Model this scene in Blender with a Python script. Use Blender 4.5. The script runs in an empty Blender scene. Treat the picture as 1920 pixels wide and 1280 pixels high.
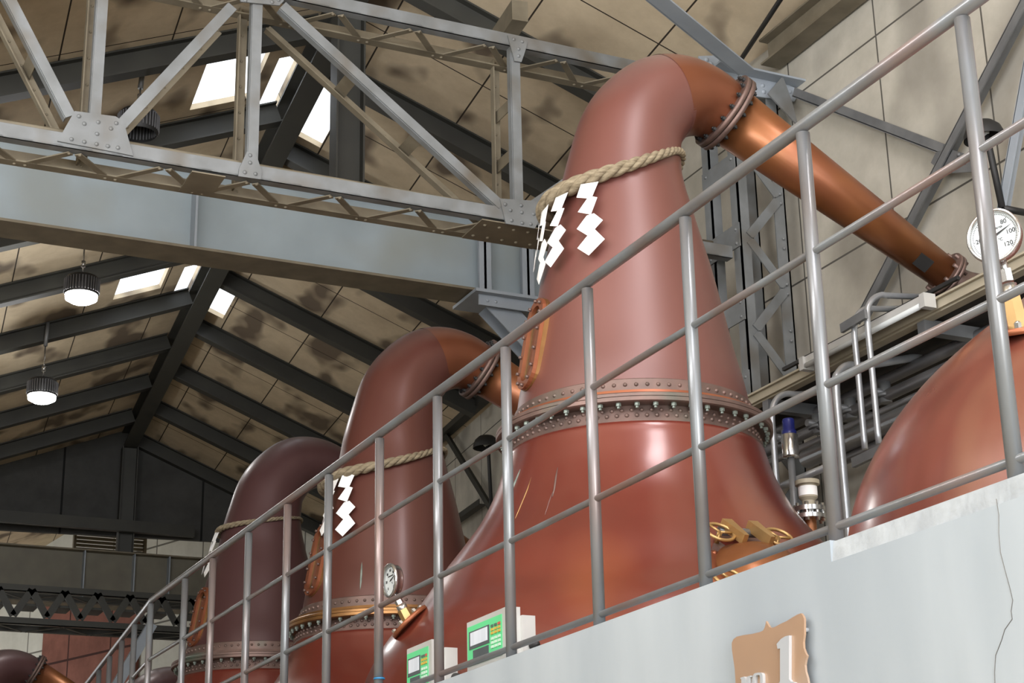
import bpy, math, random
from mathutils import Vector, Matrix
random.seed(7)
C = bpy.context.scene.collection
V = Vector
# ------------------------------------------------------------------ camera, world, lights, exposure
FPX = 3282.77
RX = V((0.90528944, -0.12270926, -0.40668597))
RY = V((-0.42431624, -0.30666736, -0.85200403))
RZ = V((-0.02016853, 0.9438737, -0.32969025))
EYE = 1.6                                   # all heights below are measured from the eye; lifted by EYE at the end
cam_d = bpy.data.cameras.new('camera'); cam = bpy.data.objects.new('camera', cam_d); C.objects.link(cam)
cam_d.sensor_width = 36.0; cam_d.lens = FPX * 36.0 / 1920.0; cam_d.clip_start = 0.05; cam_d.clip_end = 300
cam.matrix_world = Matrix((RX, RY, RZ)).to_4x4()
cam.location = (0, 0, 0)
bpy.context.scene.camera = cam
vs = bpy.context.scene.view_settings
vs.view_transform = 'Standard'; vs.look = 'None'; vs.gamma = 1.0; vs.use_curve_mapping = False
vs.exposure = 0.25
w = bpy.data.worlds.new('sky'); bpy.context.scene.world = w; w.use_nodes = True
bg = w.node_tree.nodes['Background']; bg.inputs[0].default_value = (0.93, 0.96, 1.0, 1); bg.inputs[1].default_value = 2.8

def area(name, loc, target, sx, sy, power, col=(1, 1, 1), spread=180):
    l = bpy.data.lights.new(name, 'AREA'); l.shape = 'RECTANGLE'; l.size = sx; l.size_y = sy; l.energy = power; l.color = col
    l.spread = math.radians(spread)
    o = bpy.data.objects.new(name, l); C.objects.link(o); o.location = loc
    o.rotation_euler = (V(target) - V(loc)).to_track_quat('-Z', 'Y').to_euler(); return o
# daylight through the tall windows of the left wall
area('window_daylight', (-3.0, 1.5, 1.5), (3.2, 5.0, 3.0), 7.0, 3.0, 260, (0.93, 0.97, 1.0))
area('rear_fill_light', (0.6, -5.0, .8), (4.0, 10.0, 6.0), 3.6, 3.6, 600, (0.98, 0.97, 0.97))  # unseen fill added behind the viewer, aimed up to brighten ceiling and undersides
# daylight through the near skylights of the roof
area('skylight_daylight', (0.6, 0.8, 6.2), (2.6, 4.8, 2.0), 3.0, 2.6, 260, (0.97, 0.93, 1.0))
area('skylight_daylight', (3.4, 3.2, 6.4), (3.6, 5.2, 1.5), 1.0, 1.6, 75, (1.0, 0.96, 0.99))
area('ceiling_fill_light', (-2.9, 6.0, 4.0), (4.5, 10.5, 5.9), 9.0, 0.9, 480, (0.98, 0.98, 1.0))  # unseen fill added high on the left to lift the ceiling and upper wall
area('end_daylight', (0.5, 29.5, 3.6), (6.0, 33.0, 3.0), 2.5, 2.5, 130, (0.95, 0.98, 1.0))

# ------------------------------------------------------------------ pixel -> place
def ray(px, py):
    c = V(((px - 960) / FPX, -(py - 640) / FPX, -1.0)); return V((RX.dot(c), RY.dot(c), RZ.dot(c)))
def atX(px, py, X): q = ray(px, py); return q * (X / q.x)
def atY(px, py, Y): q = ray(px, py); return q * (Y / q.y)
def atZ(px, py, Z): q = ray(px, py); return q * (Z / q.z)
# ------------------------------------------------------------------ mesh builder
class MB:
    def __init__(s): s.v = []; s.f = []; s.sm = []
    def add(s, vs_, fs, smooth=False):
        b = len(s.v); s.v += [V(p) for p in vs_]
        for f in fs: s.f.append(tuple(b + i for i in f)); s.sm.append(smooth)
        return s
    def box(s, c, size, R=None):
        c = V(c); hx, hy, hz = [k / 2 for k in size]
        pts = [V((x, y, z)) for x in (-hx, hx) for y in (-hy, hy) for z in (-hz, hz)]
        if R: pts = [R @ p for p in pts]
        return s.add([c + p for p in pts], [(0, 1, 3, 2), (4, 6, 7, 5), (0, 4, 5, 1), (2, 3, 7, 6), (0, 2, 6, 4), (1, 5, 7, 3)])
    def bx(s, x0, x1, y0, y1, z0, z1):
        return s.box(((x0 + x1) / 2, (y0 + y1) / 2, (z0 + z1) / 2), (abs(x1 - x0), abs(y1 - y0), abs(z1 - z0)))
    def bar(s, a, b, wd, ht, up=(0, 0, 1), off=(0, 0)):
        a = V(a); b = V(b); d = (b - a); L = d.length; d.normalize(); up = V(up)
        sd = d.cross(up)
        if sd.length < 1e-4: sd = d.cross(V((1, 0, 0)))
        sd.normalize(); u = sd.cross(d); R = Matrix((sd, d, u)).transposed()
        return s.box((a + b) / 2 + sd * off[0] + u * off[1], (wd, L, ht), R)
    def angle_iron(s, a, b, wd, ht, t, up=(0, 0, 1), flip=1):
        s.bar(a, b, t, ht, up); return s.bar(a, b, wd, t, up, (flip * wd / 2, -ht / 2 + t / 2))
    def ibeam(s, a, b, wd, ht, tf, tw, up=(0, 0, 1)):
        s.bar(a, b, tw, ht - 2 * tf, up); s.bar(a, b, wd, tf, up, (0, ht / 2 - tf / 2)); return s.bar(a, b, wd, tf, up, (0, -ht / 2 + tf / 2))
    def tube(s, path, r, n=16, cap=True, smooth=True):
        path = [V(p) for p in path]; m = len(path)
        rs = r if isinstance(r, (list, tuple)) else [r] * m
        tg = []
        for i in range(m):
            d = path[min(i + 1, m - 1)] - path[max(i - 1, 0)]; tg.append(d.normalized())
        u = tg[0].orthogonal().normalized(); vs_ = []
        for i in range(m):
            u = (u - tg[i] * u.dot(tg[i])).normalized(); w_ = tg[i].cross(u)
            for k in range(n):
                a = 2 * math.pi * k / n; vs_.append(path[i] + (u * math.cos(a) + w_ * math.sin(a)) * rs[i])
        fs = [(i * n + k, i * n + (k + 1) % n, (i + 1) * n + (k + 1) % n, (i + 1) * n + k) for i in range(m - 1) for k in range(n)]
        s.add(vs_, fs, smooth)
        if cap:
            b = len(s.v) - m * n
            s.f.append(tuple(b + k for k in reversed(range(n)))); s.sm.append(False)
            s.f.append(tuple(b + (m - 1) * n + k for k in range(n))); s.sm.append(False)
        return s
    def lathe(s, prof, o=(0, 0, 0), ax=(0, 0, 1), n=64, smooth=True):
        o = V(o); ax = V(ax).normalized(); u = ax.orthogonal().normalized(); w_ = ax.cross(u); m = len(prof); vs_ = []
        for (r, h) in prof:
            for k in range(n):
                a = 2 * math.pi * k / n; vs_.append(o + ax * h + (u * math.cos(a) + w_ * math.sin(a)) * max(r, 1e-5))
        fs = [(i * n + k, i * n + (k + 1) % n, (i + 1) * n + (k + 1) % n, (i + 1) * n + k) for i in range(m - 1) for k in range(n)]
        return s.add(vs_, fs, smooth)
    def hardlathe(s, prof, o=(0, 0, 0), ax=(0, 0, 1), n=64):
        for i in range(len(prof) - 1): s.lathe(prof[i:i + 2], o, ax, n)
        return s
    def dome(s, p, nrm, r, h=None, n=8):
        h = h or r * .7
        return s.lathe([(r, 0), (r * .86, h * .5), (r * .5, h * .87), (0, h)], p, nrm, n)
    def prism(s, pts, ext, smooth=False):
        ext = V(ext); pts = [V(p) for p in pts]; n = len(pts)
        s.add(pts + [p + ext for p in pts], [tuple(range(n)), tuple(reversed(range(n, 2 * n)))] + [(i, i + n, (i + 1) % n + n, (i + 1) % n) for i in range(n)], smooth)
        return s
    def ring(s, o, ax, R, r, n=32, k=10):
        ax = V(ax).normalized(); u = ax.orthogonal().normalized(); w_ = ax.cross(u); vs_ = []
        for i in range(n):
            a = 2 * math.pi * i / n; d = u * math.cos(a) + w_ * math.sin(a)
            for j in range(k):
                b = 2 * math.pi * j / k; vs_.append(V(o) + d * (R + r * math.cos(b)) + ax * r * math.sin(b))
        return s.add(vs_, [(i * k + j, ((i + 1) % n) * k + j, ((i + 1) % n) * k + (j + 1) % k, i * k + (j + 1) % k) for i in range(n) for j in range(k)], True)
    def build(s, name, mat, parent=None, loc=None):
        if parent is not None: loc = parent['_o']; loc = V(loc)
        elif loc is None:
            xs = [p.x for p in s.v]; ys = [p.y for p in s.v]; zs = [p.z for p in s.v]
            loc = V(((min(xs) + max(xs)) / 2, (min(ys) + max(ys)) / 2, min(zs)))
        loc = V(loc)
        me = bpy.data.meshes.new(name); me.from_pydata([tuple(p - loc) for p in s.v], [], s.f)
        me.polygons.foreach_set('use_smooth', s.sm); me.materials.append(mat); me.validate()
        o = bpy.data.objects.new(name, me); C.objects.link(o)
        if parent is not None: o.parent = parent if not parent.get('_part') else parent; 
        else: o.location = loc
        o['_o'] = list(loc); return o
def tag(o, label=None, cat=None, group=None, kind=None):
    if label: o['label'] = label
    if cat: o['category'] = cat
    if group: o['group'] = group
    if kind: o['kind'] = kind
    return o
def thing(name, loc, label, cat, group=None):
    o = bpy.data.objects.new(name, None); C.objects.link(o); o.location = loc; o['_o'] = list(loc); o.empty_display_size = .1
    return tag(o, label, cat, group)
def struct(o): o['kind'] = 'structure'; return o
def bolts(mesh_mb, m, places, parent, name='bolt'):
    """one object per bolt; mesh_mb is built round the origin along +z; places = (point, direction)"""
    me = None; base = V(parent['_o'])
    for p, dr_ in places:
        if me is None: me = bpy.data.meshes.new(name); me.from_pydata([tuple(q) for q in mesh_mb.v], [], mesh_mb.f); me.polygons.foreach_set('use_smooth', mesh_mb.sm); me.materials.append(m)
        o = bpy.data.objects.new(name, me); C.objects.link(o); o.parent = parent; o.location = V(p) - base; o.rotation_euler = V(dr_).to_track_quat('Z', 'Y').to_euler()
def crv(pts, n=6):      # Catmull-Rom through tuples
    out = []; m = len(pts)
    for i in range(m - 1):
        p0 = pts[max(i - 1, 0)]; p1 = pts[i]; p2 = pts[i + 1]; p3 = pts[min(i + 2, m - 1)]
        for k in range(n):
            t = k / n; out.append(tuple(.5 * (2 * b + (c - a) * t + (2 * a - 5 * b + 4 * c - d) * t * t + (-a + 3 * b - 3 * c + d) * t ** 3) for a, b, c, d in zip(p0, p1, p2, p3)))
    out.append(tuple(pts[-1])); return out
# ------------------------------------------------------------------ materials
def lin(c): return tuple(((x / 255) / 12.92 if x / 255 <= .04045 else ((x / 255 + .055) / 1.055) ** 2.4) for x in c)
def new_mat(name):
    m = bpy.data.materials.new(name); m.use_nodes = True; nt = m.node_tree; return m, nt, nt.nodes['Principled BSDF']
def N(nt, t, **kw):
    n = nt.nodes.new(t)
    for k, v in kw.items():
        if k in n.inputs: n.inputs[k].default_value = v
        else: setattr(n, k, v)
    return n
def mat(name, c1, c2=None, rough=.5, metal=0.0, scale=4.0, stretch=(1, 1, 1), coat=0.0, bump=0.0, spots=None, spot_scale=1.5, spot_lo=.55, spot_hi=.7, spec=.5, rvar=.1, world=False, det=4.0, dust=None, crough=.18):
    m, nt, b = new_mat(name); L = nt.links.new
    c1 = lin(c1); c2 = lin(c2) if c2 else tuple(x * .8 for x in c1)
    if world:
        g = N(nt, 'ShaderNodeNewGeometry'); src = g.outputs['Position']
    else:
        g = N(nt, 'ShaderNodeTexCoord'); src = g.outputs['Object']
    mp = N(nt, 'ShaderNodeMapping'); mp.inputs['Scale'].default_value = stretch; L(src, mp.inputs[0])
    nz = N(nt, 'ShaderNodeTexNoise', Scale=scale, Detail=det, Roughness=.5); L(mp.outputs[0], nz.inputs['Vector'])
    rp = N(nt, 'ShaderNodeValToRGB'); rp.color_ramp.elements[0].position = .27; rp.color_ramp.elements[1].position = .73
    rp.color_ramp.elements[0].color = (*c2, 1); rp.color_ramp.elements[1].color = (*c1, 1); L(nz.outputs['Fac'], rp.inputs[0])
    out = rp.outputs[0]
    if spots:
        n2 = N(nt, 'ShaderNodeTexNoise', Scale=spot_scale, Detail=2.0, Roughness=.45); L(mp.outputs[0], n2.inputs['Vector'])
        r2 = N(nt, 'ShaderNodeMapRange'); r2.inputs[1].default_value = spot_lo; r2.inputs[2].default_value = spot_hi; L(n2.outputs['Fac'], r2.inputs[0])
        mx = N(nt, 'ShaderNodeMix', data_type='RGBA'); L(r2.outputs[0], mx.inputs[0]); L(out, mx.inputs[6]); mx.inputs[7].default_value = (*lin(spots), 1); out = mx.outputs[2]
    if dust:    # dust settled on upward faces
        gg = N(nt, 'ShaderNodeNewGeometry'); sx_ = N(nt, 'ShaderNodeSeparateXYZ'); L(gg.outputs['Normal'], sx_.inputs[0])
        r3 = N(nt, 'ShaderNodeMapRange'); r3.inputs[1].default_value = .35; r3.inputs[2].default_value = .95; r3.inputs[4].default_value = .6; L(sx_.outputs[2], r3.inputs[0])
        m3 = N(nt, 'ShaderNodeMix', data_type='RGBA'); L(r3.outputs[0], m3.inputs[0]); L(out, m3.inputs[6]); m3.inputs[7].default_value = (*lin(dust), 1); out = m3.outputs[2]
    L(out, b.inputs['Base Color']); b.inputs['Metallic'].default_value = metal
    mr = N(nt, 'ShaderNodeMapRange'); mr.inputs[3].default_value = rough - rvar; mr.inputs[4].default_value = rough + rvar; L(nz.outputs['Fac'], mr.inputs[0]); L(mr.outputs[0], b.inputs['Roughness'])
    b.inputs['Coat Weight'].default_value = coat; b.inputs['Coat Roughness'].default_value = crough; b.inputs['Specular IOR Level'].default_value = spec
    if bump:
        bp = N(nt, 'ShaderNodeBump', Strength=bump, Distance=.02); L(nz.outputs['Fac'], bp.inputs['Height']); L(bp.outputs[0], b.inputs['Normal'])
    return m
def panel_mat(name, c1, c2, seam, sx, sy, ox, oy, ax=(0, 1), width=.012, stain=None, stain_amt=.6, rough=.85, stain_scale=1.2, stain_lo=.52, stain_hi=.66):
    """sheet lining: joints every sx, sy metres along two object axes, with dirt blotches"""
    m, nt, b = new_mat(name); L = nt.links.new
    tc = N(nt, 'ShaderNodeTexCoord'); sp = N(nt, 'ShaderNodeSeparateXYZ'); L(tc.outputs['Object'], sp.inputs[0])
    nz = N(nt, 'ShaderNodeTexNoise', Scale=2.2, Detail=8.0, Roughness=.65); L(tc.outputs['Object'], nz.inputs['Vector'])
    rp = N(nt, 'ShaderNodeValToRGB'); rp.color_ramp.elements[0].position = .35; rp.color_ramp.elements[1].position = .65
    rp.color_ramp.elements[0].color = (*lin(c2), 1); rp.color_ramp.elements[1].color = (*lin(c1), 1); L(nz.outputs['Fac'], rp.inputs[0]); out = rp.outputs[0]
    if stain:
        mp = N(nt, 'ShaderNodeMapping'); mp.inputs['Scale'].default_value = (1.0, 1.5, 1.0); L(tc.outputs['Object'], mp.inputs[0])
        n2 = N(nt, 'ShaderNodeTexNoise', Scale=stain_scale, Detail=2.0, Roughness=.4); L(mp.outputs[0], n2.inputs['Vector'])
        r2 = N(nt, 'ShaderNodeMapRange'); r2.inputs[1].default_value = stain_lo; r2.inputs[2].default_value = stain_hi; r2.inputs[4].default_value = stain_amt; L(n2.outputs['Fac'], r2.inputs[0])
        mx = N(nt, 'ShaderNodeMix', data_type='RGBA'); L(r2.outputs[0], mx.inputs[0]); L(out, mx.inputs[6]); mx.inputs[7].default_value = (*lin(stain), 1); out = mx.outputs[2]
    facs = []
    for a, s, o in ((ax[0], sx, ox), (ax[1], sy, oy)):
        m1 = N(nt, 'ShaderNodeMath', operation='ADD'); L(sp.outputs[a], m1.inputs[0]); m1.inputs[1].default_value = -o + 1000 * s
        m2 = N(nt, 'ShaderNodeMath', operation='MODULO'); L(m1.outputs[0], m2.inputs[0]); m2.inputs[1].default_value = s
        m3 = N(nt, 'ShaderNodeMath', operation='LESS_THAN'); L(m2.outputs[0], m3.inputs[0]); m3.inputs[1].default_value = width; facs.append(m3)
    mm = N(nt, 'ShaderNodeMath', operation='MAXIMUM'); L(facs[0].outputs[0], mm.inputs[0]); L(facs[1].outputs[0], mm.inputs[1])
    mx = N(nt, 'ShaderNodeMix', data_type='RGBA'); L(mm.outputs[0], mx.inputs[0]); L(out, mx.inputs[6]); mx.inputs[7].default_value = (*lin(seam), 1)
    L(mx.outputs[2], b.inputs['Base Color']); b.inputs['Roughness'].default_value = rough; b.inputs['Specular IOR Level'].default_value = .25
    return m
M = {}
M['plaster'] = mat('plaster', (171, 179, 184), (156, 165, 171), rough=.6, scale=3.0, stretch=(1, 1.6, .35), spots=(142, 151, 158), spot_scale=.9, spot_lo=.5, spot_hi=.8, bump=.15)
M['rough_plaster'] = mat('rough_plaster', (172, 178, 181), (150, 156, 160), rough=.8, scale=14.0, bump=.35)
M['crack'] = mat('crack', (140, 138, 134), (40, 42, 42), rough=.9)
M['rail'] = mat('rail_paint', (120, 127, 131), (104, 101, 100), rough=.33, metal=.35, scale=5.0, stretch=(1, 1, .5), spots=(124, 100, 92), spot_scale=2.2, spot_lo=.5, spot_hi=.75, coat=.2)
M['body_copper'] = mat('body_copper', (114, 48, 36), (98, 40, 32), rough=.3, metal=.2, det=2.0, scale=2.0, stretch=(1, 1, .45), coat=.8, spots=(156, 92, 52), spot_scale=1.1, spot_lo=.5, spot_hi=.85, rvar=.03)
M['neck_copper'] = mat('neck_copper', (108, 60, 52), (94, 50, 43), dust=(128, 114, 112), rough=.48, metal=.15, crough=.42, scale=2.0, stretch=(1, 1, .35), coat=.9, spots=(116, 72, 52), spot_scale=1.3, spot_lo=.5, spot_hi=.75, rvar=.06)
M['neck_dimmed'] = mat('neck_dimmed', (94, 54, 46), (80, 44, 38), dust=(110, 98, 94), rough=.36, metal=.2, scale=2.0, stretch=(1, 1, .35), coat=.2)  # neck copper darkened: light falloff on the middle still put into the colour
M['elbow_copper'] = mat('elbow_copper', (136, 84, 56), (114, 66, 46), dust=(140, 116, 112), rough=.36, metal=.5, scale=2.0, spots=(120, 62, 50), spot_scale=2.0, spot_lo=.5, spot_hi=.8, det=2.0)
M['shoulder_copper'] = mat('shoulder_copper', (122, 62, 50), (104, 50, 42), rough=.32, metal=.2, scale=3.0, stretch=(2.5, 2.5, .3), coat=.7, spots=(132, 86, 66), spot_scale=2.0, spot_lo=.5, spot_hi=.8, det=3.0)
M['neck_shaded'] = mat('neck_shaded', (84, 56, 56), (72, 46, 46), dust=(110, 100, 98), rough=.42, metal=.2, scale=2.0, stretch=(1, 1, .35), coat=.1)  # darker neck copper: dimmer light on the far stills put into the colour
M['arm_copper'] = mat('arm_copper', (154, 100, 60), (130, 80, 48), rough=.38, metal=.6, scale=3.0, coat=.1, spots=(128, 74, 62), spot_scale=1.8, spot_lo=.52, spot_hi=.75, rvar=.05)
M['ring_copper'] = mat('ring_copper', (162, 100, 68), (134, 78, 56), rough=.4, metal=.6)
M['aged_flange'] = mat('aged_flange', (128, 104, 96), (92, 78, 72), rough=.5, metal=.5, scale=9.0, spots=(96, 110, 98), spot_scale=3.0, spot_lo=.6, spot_hi=.75)
M['verdigris'] = mat('verdigris', (150, 160, 150), (96, 104, 98), rough=.55, metal=.4, scale=20.0)
M['brass'] = mat('brass', (192, 160, 108), (166, 132, 84), rough=.36, metal=.6, scale=6.0)
M['bronze_ring'] = mat('bronze_ring', (160, 118, 72), (120, 86, 54), rough=.36, metal=.7, scale=6.0)
M['steel'] = mat('steel', (205, 205, 203), (170, 170, 168), rough=.2, metal=.9, scale=6.0)
M['truss'] = mat('truss_paint', (128, 132, 134), (104, 107, 107), rough=.5, metal=.15, scale=5.0, spots=(98, 92, 82), spot_scale=3.0, spot_lo=.52, spot_hi=.75, spec=.4)
M['dusty'] = mat('dusty_paint', (126, 118, 100), (100, 92, 76), rough=.65, metal=.1, scale=6.0)
M['girder'] = mat('girder_paint', (150, 162, 168), (136, 148, 153), rough=.5, scale=2.0, spots=(138, 144, 140), spot_scale=1.6, spot_lo=.5, spot_hi=.8)
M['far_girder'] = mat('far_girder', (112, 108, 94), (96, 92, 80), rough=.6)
M['blue_gray'] = mat('blue_gray_paint', (158, 166, 174), (138, 146, 154), rough=.5, scale=2.0)
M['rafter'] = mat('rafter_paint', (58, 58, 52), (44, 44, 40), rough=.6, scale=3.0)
M['dark_metal'] = mat('dark_metal', (48, 48, 48), (30, 30, 30), rough=.55, metal=.2)
M['gray_metal'] = mat('gray_metal', (128, 130, 131), (100, 102, 104), rough=.45, metal=.3, scale=5.0)
M['pipe_gray'] = mat('pipe_gray', (138, 138, 140), (108, 108, 110), rough=.4, metal=.4, scale=4.0)
M['cream'] = mat('cream_paint', (176, 168, 148), (150, 142, 122), rough=.55, scale=5.0)
M['grating'] = mat('grating', (52, 48, 42), (34, 32, 28), rough=.8, scale=12.0)
M['galv'] = mat('galvanised', (186, 190, 194), (160, 164, 168), rough=.32, metal=.6, scale=8.0)
M['white_metal'] = mat('white_metal', (206, 206, 202), (186, 186, 182), rough=.35, metal=.2)
M['straw'] = mat('straw', (150, 138, 114), (104, 92, 72), rough=.9, scale=18.0, stretch=(1, 1, 4), bump=.5)
M['paper'] = mat('paper', (244, 244, 242), (232, 232, 230), rough=.8, scale=2.0)
M['green'] = mat('green_face', (104, 212, 146), (92, 200, 134), rough=.4, scale=2.0)
M['screen'] = mat('screen', (226, 232, 240), (196, 204, 214), rough=.1, scale=2.5, stretch=(1, 8, .2))
M['display'] = mat('display', (92, 98, 100), (70, 76, 78), rough=.2)
M['key_white'] = mat('key_white', (206, 232, 212), rough=.5); M['key_orange'] = mat('key_orange', (214, 176, 80), rough=.5)
M['key_red'] = mat('key_red', (208, 96, 84), rough=.5); M['key_gray'] = mat('key_gray', (90, 110, 98), rough=.5)
M['plaque'] = mat('plaque_copper', (186, 152, 122), (172, 144, 122), rough=.34, metal=.35, scale=2.2, spots=(188, 172, 160), spot_scale=2.0)
M['letters'] = mat('plaque_letters', (180, 184, 188), (176, 180, 184), rough=.4, metal=.2)
M['dial'] = mat('dial_face', (206, 212, 212), (198, 204, 204), rough=.5)
M['ink'] = mat('ink', (20, 20, 22), rough=.6)
M['blue'] = mat('blue_plastic', (36, 44, 120), (26, 32, 84), rough=.35)
M['tie_blue'] = mat('tie_blue', (40, 120, 170), rough=.4)
M['brick_red'] = panel_mat('brick_red_sheet', (134, 88, 76), (112, 72, 62), (60, 34, 30), 1.3, 1.15, .2, .3, (0, 2), .04)
M['wall_sheet'] = panel_mat('wall_sheet', (190, 186, 174), (170, 166, 154), (84, 82, 76), 1.0, 1.352, 8.17, 4.285, (1, 2), .014, stain=(112, 108, 100), stain_amt=.55, stain_scale=.9)
M['far_sheet'] = panel_mat('far_sheet', (206, 206, 198), (190, 190, 182), (110, 108, 102), 1.3, 1.3, 0, 0, (0, 2), .03)
M['roof_sheet'] = panel_mat('roof_sheet', (208, 192, 164), (186, 170, 144), (52, 44, 36), 1.68, .91, .5 + .84, .455, (0, 1), .014, stain=(88, 76, 66), stain_amt=.85, stain_scale=1.35, stain_lo=.53, stain_hi=.64)
M['gable_sheet'] = panel_mat('gable_sheet', (74, 74, 72), (62, 62, 60), (26, 26, 26), 1.0, 30, .1, 0, (0, 2), .03)
M['floor'] = mat('floor_concrete', (190, 174, 148), (170, 154, 128), rough=.7, scale=2.0)
def emis(name, col, st):
    m, nt, b = new_mat(name); b.inputs['Base Color'].default_value = (*col, 1); b.inputs['Emission Color'].default_value = (*col, 1); b.inputs['Emission Strength'].default_value = st; return m
M['lamp'] = emis('lamp_lens', (1, .98, .95), 30.0)
def glassmat():
    m, nt, b = new_mat('skylight_sheet'); nt.nodes.remove(b); L = nt.links.new
    o = nt.nodes['Material Output']; t = N(nt, 'ShaderNodeBsdfTransparent'); g = N(nt, 'ShaderNodeBsdfTranslucent', Color=(.9, .93, .97, 1)); mx = N(nt, 'ShaderNodeMixShader')
    mx.inputs[0].default_value = .5; L(t.outputs[0], mx.inputs[1]); L(g.outputs[0], mx.inputs[2]); L(mx.outputs[0], o.inputs[0]); return m
M['glass'] = glassmat()
M['dark_glass'] = mat('dark_glass', (40, 34, 28), (26, 22, 20), rough=.12)

# ------------------------------------------------------------------ the setting
struct(MB().bx(-9, 12, -9, 45, -1.7, -1.6).build('floor', M['floor']))
XW = 6.6
# right-hand wall, far part carries on behind
def plane_wall(name, m, loc, ang, L, z0, z1, t=.15):
    # local x along wall, z up
    o = MB().box((L / 2, t / 2, (z0 + z1) / 2), (L, t, z1 - z0)).build(name, m, loc=(0, 0, 0))
    o.location = loc; o.rotation_euler = (0, 0, ang); return struct(o)
struct(MB().bx(XW, XW + .15, -4, 11.75, -1.6, 8.5).build('wall_right', M['wall_sheet'], loc=(0, 0, 0)))
struct(MB().bx(XW + .15, 7.5, 11.6, 11.75, -1.6, 8.5).build('wall_right', M['wall_sheet'], loc=(0, 0, 0)))
o = MB().bx(0, .15, 0, 22, -1.6, 8.5).build('wall_right', M['wall_sheet'], loc=(0, 0, 0)); o.location = (7.4, 11.6, 0); o.rotation_euler = (0, 0, -math.radians(6)); struct(o)
struct(MB().bx(-3.3, -3.1, -9, 40, -1.6, 4.35).build('wall_left', M['wall_sheet'], loc=(0, 0, 0)))
# roof: ridge frame
RA = math.radians(6.0); RD = V((math.sin(RA), math.cos(RA), 0)); CD = V((RD.y, -RD.x, 0)); R0 = V((4.2, 12.27, 7.33))
TR = math.radians(23.5); TL = math.radians(20.5)
SR = CD * math.cos(TR) - V((0, 0, 1)) * math.sin(TR); SL = -CD * math.cos(TL) - V((0, 0, 1)) * math.sin(TL)
NR = SR.cross(RD).normalized(); NL = SL.cross(RD).normalized()
if NR.z < 0: NR = -NR
if NL.z < 0: NL = -NL
def rp(u, v, side=1, d=0.0):    # point on the roof lining; d = distance below it
    return R0 + RD * u + (SR if side > 0 else SL) * v - (NR if side > 0 else NL) * d
U0, U1 = -17.0, 24.0
def atR(px, py, off):   # on a plane 'off' in front of the far right wall
    q = ray(px, py); n_ = V((math.cos(math.radians(6)), -math.sin(math.radians(6)), 0)); return q * ((V((7.4, 11.6, 0)) - n_ * off).dot(n_) / q.dot(n_))
def roof(side, vmax, holes):
    S = SR if side > 0 else SL; Nn = NR if side > 0 else NL
    us = sorted({U0, U1} | {h[0] for h in holes} | {h[1] for h in holes}); vv = sorted({0, vmax} | {h[2] for h in holes} | {h[3] for h in holes})
    mb = MB()
    for i in range(len(us) - 1):
        for j in range(len(vv) - 1):
            uc = (us[i] + us[i + 1]) / 2; vc = (vv[j] + vv[j + 1]) / 2
            if any(h[0] < uc < h[1] and h[2] < vc < h[3] for h in holes): continue
            mb.bx(us[i], us[i + 1], vv[j], vv[j + 1], 0, .06)
    o = mb.build('ceiling', M['roof_sheet'], loc=(0, 0, 0))
    R = Matrix((RD, S, Nn)).transposed().to_4x4(); o.matrix_world = Matrix.Translation(R0) @ R; return struct(o)
HR = [(.78, 1.95, .0, .45), (5.8, 6.85, .0, .42)]
HL = [(.33, 1.21, .42, .98), (5.08, 6.03, .5, 1.05), (.5, 1.9, .1, .3), (5.5, 6.7, .1, .3)]
roof(1, 8.0, HR); roof(-1, 8.4, HL)
for side, hs in ((1, HR), (-1, HL)):
    for k, h in enumerate(hs):
        S = SR if side > 0 else SL; Nn = NR if side > 0 else NL
        g = MB(); c = [rp(h[0], h[2], side, -.05), rp(h[1], h[2], side, -.05), rp(h[1], h[3], side, -.05), rp(h[0], h[3], side, -.05)]
        g.prism(c, Nn * .006).build('window_%d' % (k + 1 + (2 if side < 0 else 0)), M['glass'])['kind'] = 'structure'
# gable partition across the hall in the distance
GU = 12.35
gy = R0 + RD * (GU)
mb = MB(); g0 = V((gy.x, gy.y, 0))
zb = 5.74
mb.prism([V((-4.0, 0, zb)), V((2.2, 0, zb)), V((2.2, 0, 7.33 - 2.2 * math.tan(TR))), V((0, 0, 7.33)), V((-4.0, 0, 7.33 - 4.0 * math.tan(TL)))], (0, .08, 0))
go = mb.build('wall_gable', M['gable_sheet'], loc=(0, 0, 0)); go.location = g0; go.rotation_euler = (0, 0, -RA); struct(go)
# far hall end wall
pA = atY(0, 1180, 33.0); hv = ray(-2600, 1852); hv.z = 0; hv.normalize()
st = V((pA.x, 33.0, 0)) + hv * 12
ang = math.atan2(-hv.y, -hv.x)
plane_wall('wall_back', M['far_sheet'], (st.x, st.y, 0), ang, 26, -1.6, 9.5)
wn = V((-hv.y, hv.x, 0)); q_ = ray(172, 1215); pR = q_ * (V((st.x, st.y, 0)).dot(wn) / q_.dot(wn)); dr = V((pR.x - st.x, pR.y - st.y, 0)).dot(-hv)
o = MB().box((dr, -.05, pR.z - 2.2), (2.9, .08, 7.2)).build('sliding_door', M['brick_red'], loc=(0, 0, 0)); o.location = (st.x, st.y, 0); o.rotation_euler = (0, 0, ang)
tag(o, 'brick red panelled sliding door in the far white end wall', 'door')
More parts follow.
